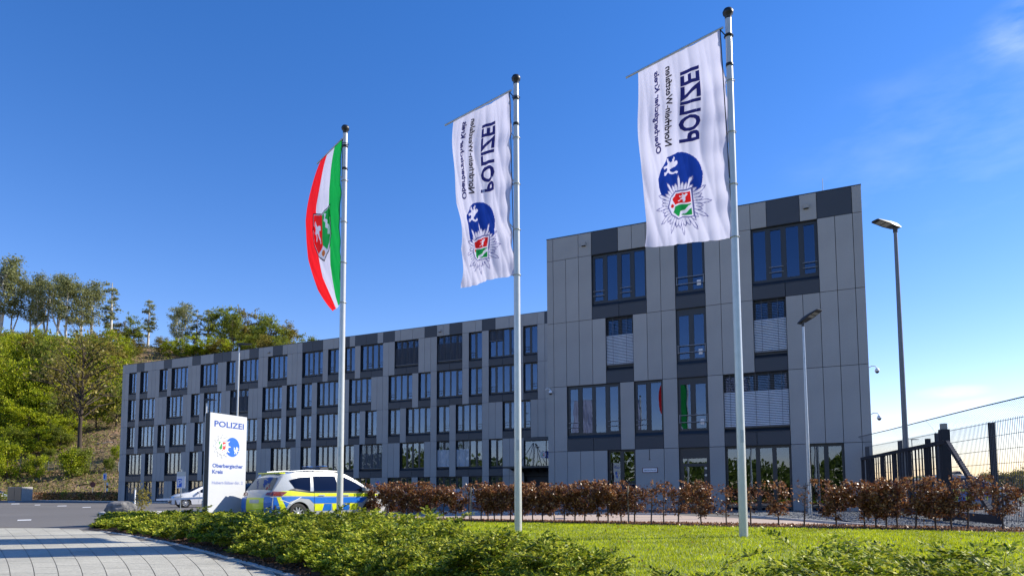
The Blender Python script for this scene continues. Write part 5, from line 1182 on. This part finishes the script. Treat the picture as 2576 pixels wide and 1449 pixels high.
def lawn_grass():
    P = scatter(LAWN, 420000); d = depth_of(P); ok = ~in_poly(P, shrub_poly) & (d > 4.2); P = P[ok]; d = d[ok]
    keep = RNG.uniform(size=len(P)) < np.clip(7.5/d, .35, 1); P = P[keep]; d = d[keep]; n_ = min(len(P), 170000); P = P[:n_]; d = d[:n_]
    h = RNG.uniform(.022, .048, n_)*(1+.25*fnoise(P[:, 0], P[:, 1], 1.5, 6)); a = RNG.uniform(0, 2*pi, n_); wv = (0.0035+0.0006*d)
    B = np.concatenate([P, np.full((n_, 1), LZ-.002)], 1); sdv = np.stack([np.cos(a), np.sin(a), 0*a], 1)*wv[:, None]
    tip = B+np.stack([RNG.normal(0, .016, n_), RNG.normal(0, .016, n_), h], 1)
    V = np.stack([B-sdv, B+sdv, tip], 1).reshape(-1, 3); F_ = np.arange(3*n_).reshape(-1, 3)
    tag(obj_np('lawn_grass', V, F_, [M['blade']]), 'short bright green lawn grass around the flagpoles', 'grass', kind='stuff')
lawn_grass()
litter('fallen_leaves', LAWN, 700, 0.06, LZ+0.03, M['beech'], 'scattered fallen brown leaves on the lawn', 'leaves')
# beech hedge plants --------------------------------------------------------
def beech_meshes(seed, nleaf, spread, htop=1.10, low=0.45):
    r = np.random.default_rng(seed); mb = MB(); tips = []
    bend = r.uniform(-.04, .04, 4); stem = [(bend[0]*z*2, bend[1]*z*2, z) for z in np.linspace(0, htop*0.92, 6)]; mb.tube(stem, [.021, .019, .017, .013, .009, .005], 6)
    for k in range(26):
        z = r.uniform(low*0.55, htop*0.86); a = r.uniform(0, 2*pi); Lb_ = spread*r.uniform(.5, 1.15)*(0.6+0.4*z/htop); b0 = Vector((bend[0]*z*2, bend[1]*z*2, z))
        e = b0+Vector((cos(a)*Lb_, sin(a)*Lb_*.55, Lb_*r.uniform(.05, .6))); m_ = (b0+e)/2+Vector((0, 0, -.02)); mb.tube([b0, m_, e], [.007, .004, .0018], 4, cap=False)
        for q in range(3):
            e2 = m_.lerp(e, r.uniform(0, 1))+Vector(r.normal(0, .09, 3)); mb.tube([m_.lerp(e, .3*q), e2], [.003, .0012], 3, cap=False); tips.append((m_.lerp(e, .3*q), e2))
        tips.append((b0, e))
    n_ = nleaf; idx = r.integers(0, len(tips), n_); tt = r.uniform(.25, 1.05, n_)
    P = np.array([tuple(tips[i][0].lerp(tips[i][1], t_)) for i, t_ in zip(idx, tt)])+r.normal(0, .035, (n_, 3))
    P = P[(P[:, 2] > low*r.uniform(.4, 1.1, n_)) & (P[:, 2] < htop+.05)]
    V, F_ = leaves(P, .070, r, aspect=.62); return mb.mesh('stem', M['twig']), np_mesh('foliage', V, F_, [M['beech']])
BV = dict(full=[beech_meshes(20+k, 1900, .56, low=.30) for k in range(4)], mid=[beech_meshes(40+k, 900, .46, low=.40) for k in range(3)], thin=[beech_meshes(60+k, 230, .36, low=.45) for k in range(3)], bare=[beech_meshes(80, 28, .36)])
hp = [(765, 'mid'), (800, 'mid'), (838, 'mid'), (876, 'thin'), (908, 'full'), (942, 'full'), (975, 'full'), (1011, 'full'), (1030, 'full'), (1050, 'full'), (1086, 'full'), (1118, 'full'), (1150, 'full'), (1178, 'bare'), (1210, 'mid'), (1228, 'full'), (1245, 'full'), (1262, 'full'), (1286, 'full'), (1312, 'full'), (1339, 'full'),
      (1365, 'full'), (1392, 'full'), (1420, 'full'), (1446, 'full'), (1470, 'full'), (1503, 'full'), (1530, 'full'), (1561, 'full'), (1595, 'mid'), (1638, 'thin'), (1638.5, 'thin'), (1704, 'mid'), (1763, 'full'), (1825, 'thin'), (1887, 'thin'), (1957, 'mid'), (2020, 'bare'),
      (2101, 'full'), (2172, 'full'), (2200, 'full'), (2226, 'full'), (2254, 'mid'), (2300, 'mid'), (2351, 'full'), (2390, 'mid'), (2431, 'mid'), (2518, 'mid'), (2600, 'thin')]
how = dict(full='densely leaved', mid='half bare', thin='sparse', bare='almost leafless')
land = [(763, 'before the police car'), (863, 'at the left flagpole'), (1030, 'between the left and middle flagpoles'), (1307, 'at the middle flagpole'), (1480, 'before the block left edge'), (1700, 'in front of the wall sign'), (1770, 'in front of the grey door'), (1895, 'at the nearest flagpole'), (2020, 'before the square-headed lamp'), (2180, 'right of the square-headed lamp'), (2290, 'at the tall lamp by the gate'), (2480, 'in front of the mesh fence')]
cnt = {}
for i, (px, kd) in enumerate(hp):
    Yh = lerp(18.45, 17.6, (px-765)/(2600-765)); r_ = ray(px, 1240); q = Vector((r_.x/r_.y*Yh, Yh+random.uniform(-.08, .08), LZ))
    if i and abs(px-hp[i-1][0]) < 1: q.x += .3; q.y += 0.1
    st, fo_ = BV[kd][i % len(BV[kd])]; t = empty('beech_plant', q, random.uniform(-.5, .5)+(pi if i % 3 == 0 else 0)); sc = random.uniform(.95, 1.05); t.scale = (sc, sc, sc)
    ws = min(land, key=lambda l_: abs(l_[0]-px))[1]; key = (kd, ws); cnt[key] = cnt.get(key, 0)+1
    ordn = ['leftmost', 'second from the left', 'third from the left', 'fourth from the left', 'fifth from the left', 'sixth from the left', 'seventh from the left', 'eighth from the left'][cnt[key]-1]
    tag(t, f'{how[kd]} beech plant {ws}, {ordn}', 'hedge plant', 'beech plants in the hedge row')
    link('stem', st, t); link('foliage', fo_, t)
for px, lb in ((1185, 'thin pale metal stake in the hedge gap left of the middle flagpole'), (1580, 'pale wooden stake in the hedge under the wall sign'), (1867, 'pale wooden stake in the hedge just left of the nearest flagpole')):
    r_ = ray(px, 1240); mb = MB(); mb.tube([(0, 0, -.05), (0, 0, 1.0)], .022, 7); tag(mb.build('garden_stake', M['stick'], loc=Vector((r_.x/r_.y*18.0, 18.0, LZ))), lb, 'stake')
# distant low hedge: brown and green plants
def hedge_clump(seed, m, n_=420, w_=1.3, h_=1.15):
    r = np.random.default_rng(seed); P = r.uniform(-1, 1, (n_, 3)); P[:, 0] *= w_; P[:, 1] *= .5; P[:, 2] = (P[:, 2]*.5+.5)**.8*h_*(1+.1*np.sin(P[:, 0]*4+seed)); V, F_ = leaves(P, .22, r, aspect=.6); return np_mesh('foliage', V, F_, [m])
HC = [hedge_clump(1, M['beech']), hedge_clump(2, M['lolive']), hedge_clump(3, M['beech']), hedge_clump(4, M['lmid'])]
kcol = ['russet', 'olive', 'dark brown', 'green']
hedge_px = [(-20, 101), (3, 101)]+[(100+k*15, 99-(k*15)*0.03) for k in range(21)]
for i, (px, d) in enumerate(hedge_px):
    kk = (i*7+i//3) % 4; q = gx(px, d); t = empty('hedge_bush', q, YAW+random.uniform(-.1, .1)); tag(t, f'{kcol[kk]} bush in the low far hedge along the car park, number {i+1} from the left', 'bush', 'bushes of the far low hedge')
    t['label'] = f'{kcol[kk]} bush in the low far hedge, ' + ('left of the concrete box' if px < 20 else ('right of the concrete box' if px < 233 else ('right of the round sign' if px < 305 else 'before the foot of the long wing')))
    link('foliage', HC[kk], t)
    mb = MB(); mb.tube([(0, 0, -.1), (0, 0, .7)], .04, 5); mb.build('stem', M['twig'], parent=t)
q = gx(358, 31.5); t = empty('small_bush', q); tag(t, 'upright dark green bush directly right of the white marker post', 'bush')
r9 = np.random.default_rng(9); P = r9.normal(0, 1, (520, 3))*np.array([.16, .16, .30]); P[:, 2] += .72; P = P[P[:, 2] > .1]; V, F_ = leaves(P, .10, r9); obj_np('foliage', V, F_, [M['lolive']], t); mb = MB(); mb.tube([(0, 0, 0), (0, 0, .9)], .02, 5); mb.build('stem', M['twig'], parent=t)

# trees ---------------------------------------------------------------------
def tree_mesh(kind, seed):
    r = np.random.default_rng(seed); mb = MB(); H = 1.0; ends = []
    if kind == 'birch': h0, cr, nb_, lean = .24, .12, 46, .03
    elif kind == 'thin': h0, cr, nb_, lean = .12, .055, 30, .01
    elif kind == 'broad': h0, cr, nb_, lean = .12, .34, 40, .03
    elif kind == 'bare': h0, cr, nb_, lean = .28, .33, 46, .02
    else: h0, cr, nb_, lean = .02, .45, 30, .05
    tr = .012 if kind in ('birch', 'thin') else .02
    zs_ = np.linspace(-.02, .93, 7); ox_ = np.cumsum(r.normal(0, lean/3, 7)); oy_ = np.cumsum(r.normal(0, lean/3, 7))
    stem = [Vector((ox_[i], oy_[i], z)) for i, z in enumerate(zs_)]
    def sp(z):
        i = min(5, int(np.searchsorted(zs_, z)-1)); i = max(0, i); return stem[i].lerp(stem[i+1], (z-zs_[i])/(zs_[i+1]-zs_[i]))
    mb.tube(stem, [tr*1.2, tr, tr*.85, tr*.7, tr*.5, tr*.3, tr*.12], 7)
    if kind == 'birch':
        for k in range(1):
            o2 = r.normal(0, .05, 2); s2 = [Vector((p.x*.6+o2[0]*min(1, (p.z+.02)*2.5), p.y*.6+o2[1]*min(1, (p.z+.02)*2.5), p.z*.92)) for p in stem]; mb.tube(s2, [tr, tr*.85, tr*.7, tr*.55, tr*.4, tr*.2, tr*.1], 6)
    for k in range(nb_):
        z = h0+(0.9-h0)*r.uniform()**.9; tz = (z-h0)/(1-h0); a = r.uniform(0, 2*pi)
        prof = {'birch': .65+.5*math.sin(pi*min(1, tz*1.05)), 'thin': 1.0, 'broad': .55+.75*math.sin(pi*(tz*.85+.15))**.7, 'bare': .5+.8*math.sin(pi*(tz*.8+.2)), 'bush': 1.0}[kind]
        Lb_ = cr*prof*r.uniform(.55, 1.1); upf = {'birch': .8, 'thin': .6, 'broad': .35, 'bare': .9, 'bush': .9}[kind]
        b0 = sp(z); e = b0+Vector((cos(a)*Lb_, sin(a)*Lb_, Lb_*upf*r.uniform(.2, 1.1))); mid_ = (b0+e)/2+Vector((0, 0, Lb_*.12)); rb_ = tr*.42*(1-tz*.6)
        mb.tube([b0, mid_, e], [rb_, rb_*.6, rb_*.2], 4, cap=False); ends.append((mid_, e))
        if kind in ('bare', 'broad', 'bush'):
            for q in range(3): e2 = mid_.lerp(e, r.uniform(.1, .9))+Vector(r.normal(0, cr*.22, 3)); mb.tube([mid_, e2], [rb_*.4, rb_*.12], 3, cap=False); ends.append((mid_, e2))
    nl = {'birch': 4600, 'thin': 1900, 'broad': 5200, 'bare': 1300, 'bush': 3000}[kind]; lsz = {'birch': .019, 'thin': .018, 'broad': .038, 'bare': .028, 'bush': .065}[kind]
    idx = r.integers(0, len(ends), nl); tt = r.uniform(.1, 1.1, nl); sd_ = {'birch': .026, 'thin': .013, 'broad': .038, 'bare': .03, 'bush': .06}[kind]
    P = np.array([tuple(ends[i][0].lerp(ends[i][1], t_)) for i, t_ in zip(idx, tt)])+r.normal(0, sd_, (nl, 3))*np.array([1, 1, .6 if kind == 'broad' else 1.1])
    P = P[P[:, 2] > h0*.5]; V, F_ = leaves(P, lsz, r, aspect=.75, flat=1.6 if kind == 'broad' else .3)
    return mb, V, F_
TC = {}
def tree_data(kind, v, leafm, barkm):
    key = (kind, v, leafm, barkm)
    if key not in TC:
        mb, V, F_ = tree_mesh(kind, 100+v*13+len(kind)); TC[key] = (mb.mesh('trunk', M[barkm]), np_mesh('crown', V, F_, [M[leafm]]))
    return TC[key]
def tree(px, d, H, kind, v, leafm, barkm, label, wide=1.0, foot=None, name=None):
    q = hill_pt(px, d); q.z -= .2
    if foot is not None: q.z = foot
    tm, cm = tree_data(kind, v, leafm, barkm); t = empty(name or {'birch': 'birch_tree', 'thin': 'birch_tree', 'bush': 'bush'}.get(kind, 'deciduous_tree'), q, random.uniform(0, 6.28))
    t.scale = (H*wide, H*wide, H); tag(t, label, 'bush' if kind == 'bush' else 'tree', {'birch': 'birches on the ridge', 'thin': 'birches on the ridge', 'bush': 'bushes on the slope'}.get(kind, 'trees on the wooded slope'))
    link('trunk', tm, t); link('crown', cm, t)
def Htop(px, d, ytop): return dp(px, ytop, d).z-hill_pt(px, d).z
# ridge birches: column, top row of the picture
rb = [(-30, 640, 'birch', 1.3, 'edge birch cut off by the left border, outermost of the ridge birches'), (8, 690, 'birch', 1.0, 'birch at the left border of the picture, leaning into the frame'), (52, 697, 'birch', 1.25, 'broad-crowned birch, first of the tall group on the ridge'),
      (72, 715, 'birch', .9, 'slender birch inside the tall left ridge group, behind its first tree'), (98, 688, 'birch', 1.1, 'birch in the middle of the tall left ridge group'), (124, 684, 'birch', 1.0, 'tallest birch of the left ridge group'), (150, 690, 'birch', 1.25, 'round-topped birch closing the left ridge group on its right'),
      (185, 712, 'birch', 1.0, 'left one of the pair of birches right of the ridge group'), (208, 708, 'birch', 1.3, 'right one of the pair of birches right of the ridge group'), (262, 698, 'thin', 2.2, 'single tall birch with a bare lower trunk, alone against the sky'), (358, 742, 'thin', 2.0, 'very slim pale birch standing alone on the bare saddle of the ridge'),
      (428, 768, 'birch', 1.1, 'pale birch at the start of the right ridge group'), (450, 754, 'birch', 1.1, 'tallest birch of the right ridge group'), (483, 772, 'thin', 2.2, 'thin birch between gaps of sky in the right ridge group'), (511, 768, 'thin', 2.6, 'small-crowned ridge tree with a thin stem, right of the thin birch')]
for i, (px, yt, kd, wd, lb) in enumerate(rb):
    d = 205+(i % 3)*4; tree(px, d, Htop(px, d, yt), kd, i % 4 if kd == 'birch' else i % 2, 'lbirch', 'birch', lb, wd*(1.15 if kd == 'birch' else .9))
rg = [(320, 795, 'round pale green tree on the ridge left of the slim lone birch', .85), (290, 815, 'small rounded tree on the ridge below the lone tall birch', 1.0), (548, 772, 'full dark green tree in the right ridge group', .8), (575, 790, 'narrow ridge tree left of the bright sky gap', .75), (600, 780, 'rounded ridge tree above the slim lamp', .8), (640, 800, 'broad olive tree on the ridge right of the slim lamp', 1.0),
      (672, 806, 'broad green tree on the descending ridge', 1.0), (705, 818, 'rounded tree on the descending ridge, second from its right end', 1.0), (735, 836, 'last rounded tree where the ridge meets the roof', 1.0), (765, 852, 'low tree top just peeping over the roof at the end of the ridge', .9)]
for i, (px, yt, lb, wd) in enumerate(rg):
    d = 200+(i % 3)*5; tree(px, d, Htop(px, d, yt)*1.02, 'broad', i % 4, ('lmid', 'lolive', 'lmid')[i % 3], 'bark', lb, wd)
# slope trees: column, foot depth, top row
st_ = [(15, 190, 835, 'lbright'), (60, 185, 828, 'lbright'), (105, 182, 838, 'lmid'), (150, 180, 850, 'lbright'), (235, 185, 842, 'lolive'), (275, 180, 838, 'lbright'), (300, 178, 860, 'lmid'), (330, 188, 876, 'lolive'), (25, 160, 900, 'lmid'), (80, 156, 880, 'lbright'), (130, 150, 900, 'lbright'), (255, 158, 880, 'lmid'), (290, 150, 890, 'lbright'),
       (45, 140, 960, 'lbright'), (100, 136, 960, 'lbright'), (10, 136, 990, 'lmid'), (150, 134, 985, 'lmid'), (235, 138, 960, 'lbright'), (285, 138, 960, 'lmid'), (440, 195, 858, 'lbright'), (475, 192, 842, 'lbright'), (510, 192, 850, 'lbright'), (545, 190, 855, 'lolive'), (395, 196, 872, 'lolive'), (580, 190, 850, 'lbright'), (620, 190, 848, 'lmid'), (660, 188, 842, 'lolive'), (695, 188, 850, 'lmid'),
       (-30, 150, 900, 'lbright'), (-60, 170, 850, 'lmid'), (720, 186, 862, 'lmid'), (415, 190, 885, 'lbright'), (60, 130, 1030, 'lbright'), (120, 129, 1045, 'lbright'), (5, 124, 1070, 'lbright'), (38, 125, 1085, 'lmid'), (88, 124, 1075, 'lbright'), (145, 126, 1090, 'lmid'), (160, 131, 1040, 'lbright'), (30, 132, 1010, 'lbright'), (90, 140, 1000, 'lmid'), (222, 150, 950, 'lbright'), (262, 146, 985, 'lbright')]
cname = dict(lbright='bright yellow-green', lmid='mid-green', lolive='olive-brown')
for i, (px, d, yt, lf) in enumerate(st_):
    vpos = 'just under the ridge' if yt < 870 else ('on the upper slope' if yt < 930 else ('halfway down the slope' if yt < 1010 else 'low above the wire fence'))
    hpos = 'at the left border' if px < 30 else ('left of the dark tree' if px < 165 else ('behind the dark tree' if px < 230 else ('by the wing corner' if px < 310 else ('below the bare saddle' if px < 420 else ('left of the slim lamp' if px < 590 else 'right of the slim lamp')))))
    tree(px, d, max(5, Htop(px, d, yt)), 'broad', i % 4, lf, 'bark', f'{cname[lf]} tree {vpos}, {hpos}', random.uniform(.75, 1.0) if Htop(px, d, yt) > 9 else 1.2)
tree(196, 121, Htop(196, 121, 850), 'bare', 0, 'lolive', 'bark', 'large tree with dark branching limbs and thin brown-green leaves, left of the long wing', .85)
k9 = random.Random(21)
for i in range(24):
    px = k9.uniform(-60, 315); d = k9.uniform(136, 180)
    if 165 < px < 310 and d < 152: d += 20
    lf = ('lbright', 'lbright', 'lmid', 'lolive')[i % 4]; H = k9.uniform(10, 15.5)
    q_ = hill_pt(px, d); yt = 1241-(q_.z+H-EYE)/d*FPX
    if yt < 835: H -= (835-yt)/FPX*d
    vpos = 'on the upper slope' if d > 160 else ('halfway up the slope' if d > 138 else 'on the lower slope')
    hpos = 'at the left border' if px < 40 else ('left of the dark tree' if px < 165 else ('behind the dark tree' if px < 230 else 'by the wing corner'))
    tree(px, d, max(H, 6), 'broad', i % 4, lf, 'bark', f'slim {cname[lf]} tree {vpos}, {hpos}', k9.uniform(.6, .85))
bu = [(-10, 116, 1112, 'lbright'), (14, 115, 1125, 'lbright'), (65, 117, 1160, 'lmid'), (88, 116, 1150, 'lbright'), (175, 116, 1140, 'lbright'), (197, 117, 1135, 'lmid'), (272, 119, 1165, 'lmid'), (120, 122, 1130, 'lmid'), (290, 123, 1140, 'lbright')]
for i, (px, d, yt, lf) in enumerate(bu):
    tree(px, d, max(2.2, Htop(px, d, yt)), 'bush', i % 2, lf, 'twig', f'{cname[lf]} bush low on the slope, ' + ('at the left border' if px < 30 else 'behind the wire fence' if d > 119 else 'before the wire fence') + (' near the concrete box' if 30 <= px < 110 else ' near the round sign' if 110 <= px < 230 else ' beside the wing corner' if px >= 230 else ''), .9)
# brushwood and undergrowth on the hill
def brush(name, n_, pxr, dr, size, m, label, hk):
    px = RNG.uniform(*pxr, n_*2); d = RNG.uniform(*dr, n_*2); e = 0.55+.45*fnoise(px*.02, d*.08, 3, 8); k = RNG.uniform(size=n_*2) < e; px, d = px[k][:n_], d[k][:n_]
    l_ = (px-1288)/FPX*d; X_ = cos(YAW)*l_-sin(YAW)*d; Y_ = sin(YAW)*l_+cos(YAW)*d
    Z = hill_z(px, d)+1.2*fnoise(X_, Y_, .12, 3)*np.clip((d-D0)/20, 0, 1)+RNG.uniform(0, hk, len(px))
    P = np.stack([X_, Y_, Z], 1); V, F_ = leaves(P, size, aspect=.35); tag(obj_np(name, V, F_, [m]), label, 'undergrowth', kind='stuff')
brush('dry_undergrowth', 26000, (-100, 820), (106, 214), .55, M['lbrush'], 'dry brown brushwood and felled branches on the slope', .7)
brush('green_undergrowth', 15000, (-100, 820), (105, 210), .55, M['lmid'], 'green undergrowth on the slope', 1.0)
brush('verge_weeds', 2600, (-100, 330), (104, 120), .32, M['lolive'], 'weeds and grass at the foot of the slope', .4)
# felled logs and branches on the sandy foot of the slope
for px, d, L_, a_, r_, lb in ((28, 113, 5.5, -.35, .16, 'dark felled log lying on the sandy slope above the concrete box'), (102, 114, 3.5, .1, .13, 'short dark log left of the round sign on the sandy slope'), (205, 125, 4.5, .5, .10, 'pale felled branch on the brown slope under the dark tree'), (247, 130, 5.0, -.2, .10, 'pale felled branch on the brown slope beside the wing corner'), (225, 112, 4.0, .25, .12, 'brown log above the round sign on the sandy slope'), (380, 196, 7, .2, .14, 'pale felled trunk on the bare saddle behind the wing roof')):
    q = hill_pt(px, d); q.z += r_*.8; u_ = ld(cos(a_), sin(a_)*.6); e_ = Vector((u_.x*L_/2, u_.y*L_/2, 0)); za = hill_pt(px, d).z
    mb = MB(); mb.tube([-e_-Vector((0, 0, .25)), Vector((0, 0, .05)), e_+Vector((0, 0, .25))], [r_, r_*.85, r_*.6], 8); tag(mb.build('felled_log', M['birch' if 'pale' in lb else 'bark'], loc=q), lb, 'log', 'felled wood on the slope')
# tree line far right, beyond the fence
rs_ = np.random.default_rng(5)
for i, px in enumerate(range(2405, 2640, 26)):
    d = 85+(i % 3)*8; q = gx(px, d); q.z = -.1; yt = 1215-(px-2400)*0.06+rs_.uniform(-7, 5); H = dp(px, yt, d).z+.4
    tm, cm = tree_data('bush', i % 2, 'lolive', 'bark'); t = empty('distant_tree', q, i*1.3); t.scale = (H*1.1, H*1.1, H); link('trunk', tm, t); link('crown', cm, t)
    tag(t, 'bare-looking olive tree of the low distant tree line behind the mesh fence', 'tree', 'distant tree line at the right edge')
# woodland behind the viewer, seen only mirrored in the windows
n_ = 36000; th = RNG.uniform(-1.5, 1.5, n_); Rr = RNG.uniform(85, 120, n_); X_ = Rr*np.sin(th); Y_ = -Rr*np.cos(th); Z = RNG.uniform(0, 1, n_)*(9+2.5*np.sin(th*9)+1.5*np.sin(th*23))
V, F_ = leaves(np.stack([X_, Y_, Z], 1), 1.1, aspect=.8); tag(obj_np('woodland', V, F_, [M['lmid']]), 'belt of woodland behind the viewpoint, mirrored in the ground floor windows', 'woodland', kind='stuff')
# trees beside the road on the right cast the long shadows over paving and lawn

# look-alikes that still share a label: add their order in the picture
def col_of(o):
    p_ = o.matrix_world.translation-Vector((0, 0, EYE)) if False else Vector(o.location)-Vector((0, 0, EYE)); d_ = p_.dot(fw); return (p_.dot(rt))/max(d_, .01)
from collections import defaultdict
dd = defaultdict(list)
for o in COL.objects:
    if o.parent is None and 'label' in o: dd[o['label']].append(o)
ORD = ['leftmost', 'second from left', 'third from left', 'fourth from left', 'fifth from left', 'sixth from left', 'seventh from left', 'eighth from left', 'ninth from left', 'tenth from left', 'eleventh from left', 'twelfth from left', 'thirteenth from left', 'fourteenth from left']
for lb, os_ in dd.items():
    if len(os_) > 1:
        for i, o in enumerate(sorted(os_, key=col_of)): o['label'] = lb+', '+(ORD[i] if i < len(os_)-1 or i == 0 else 'rightmost')
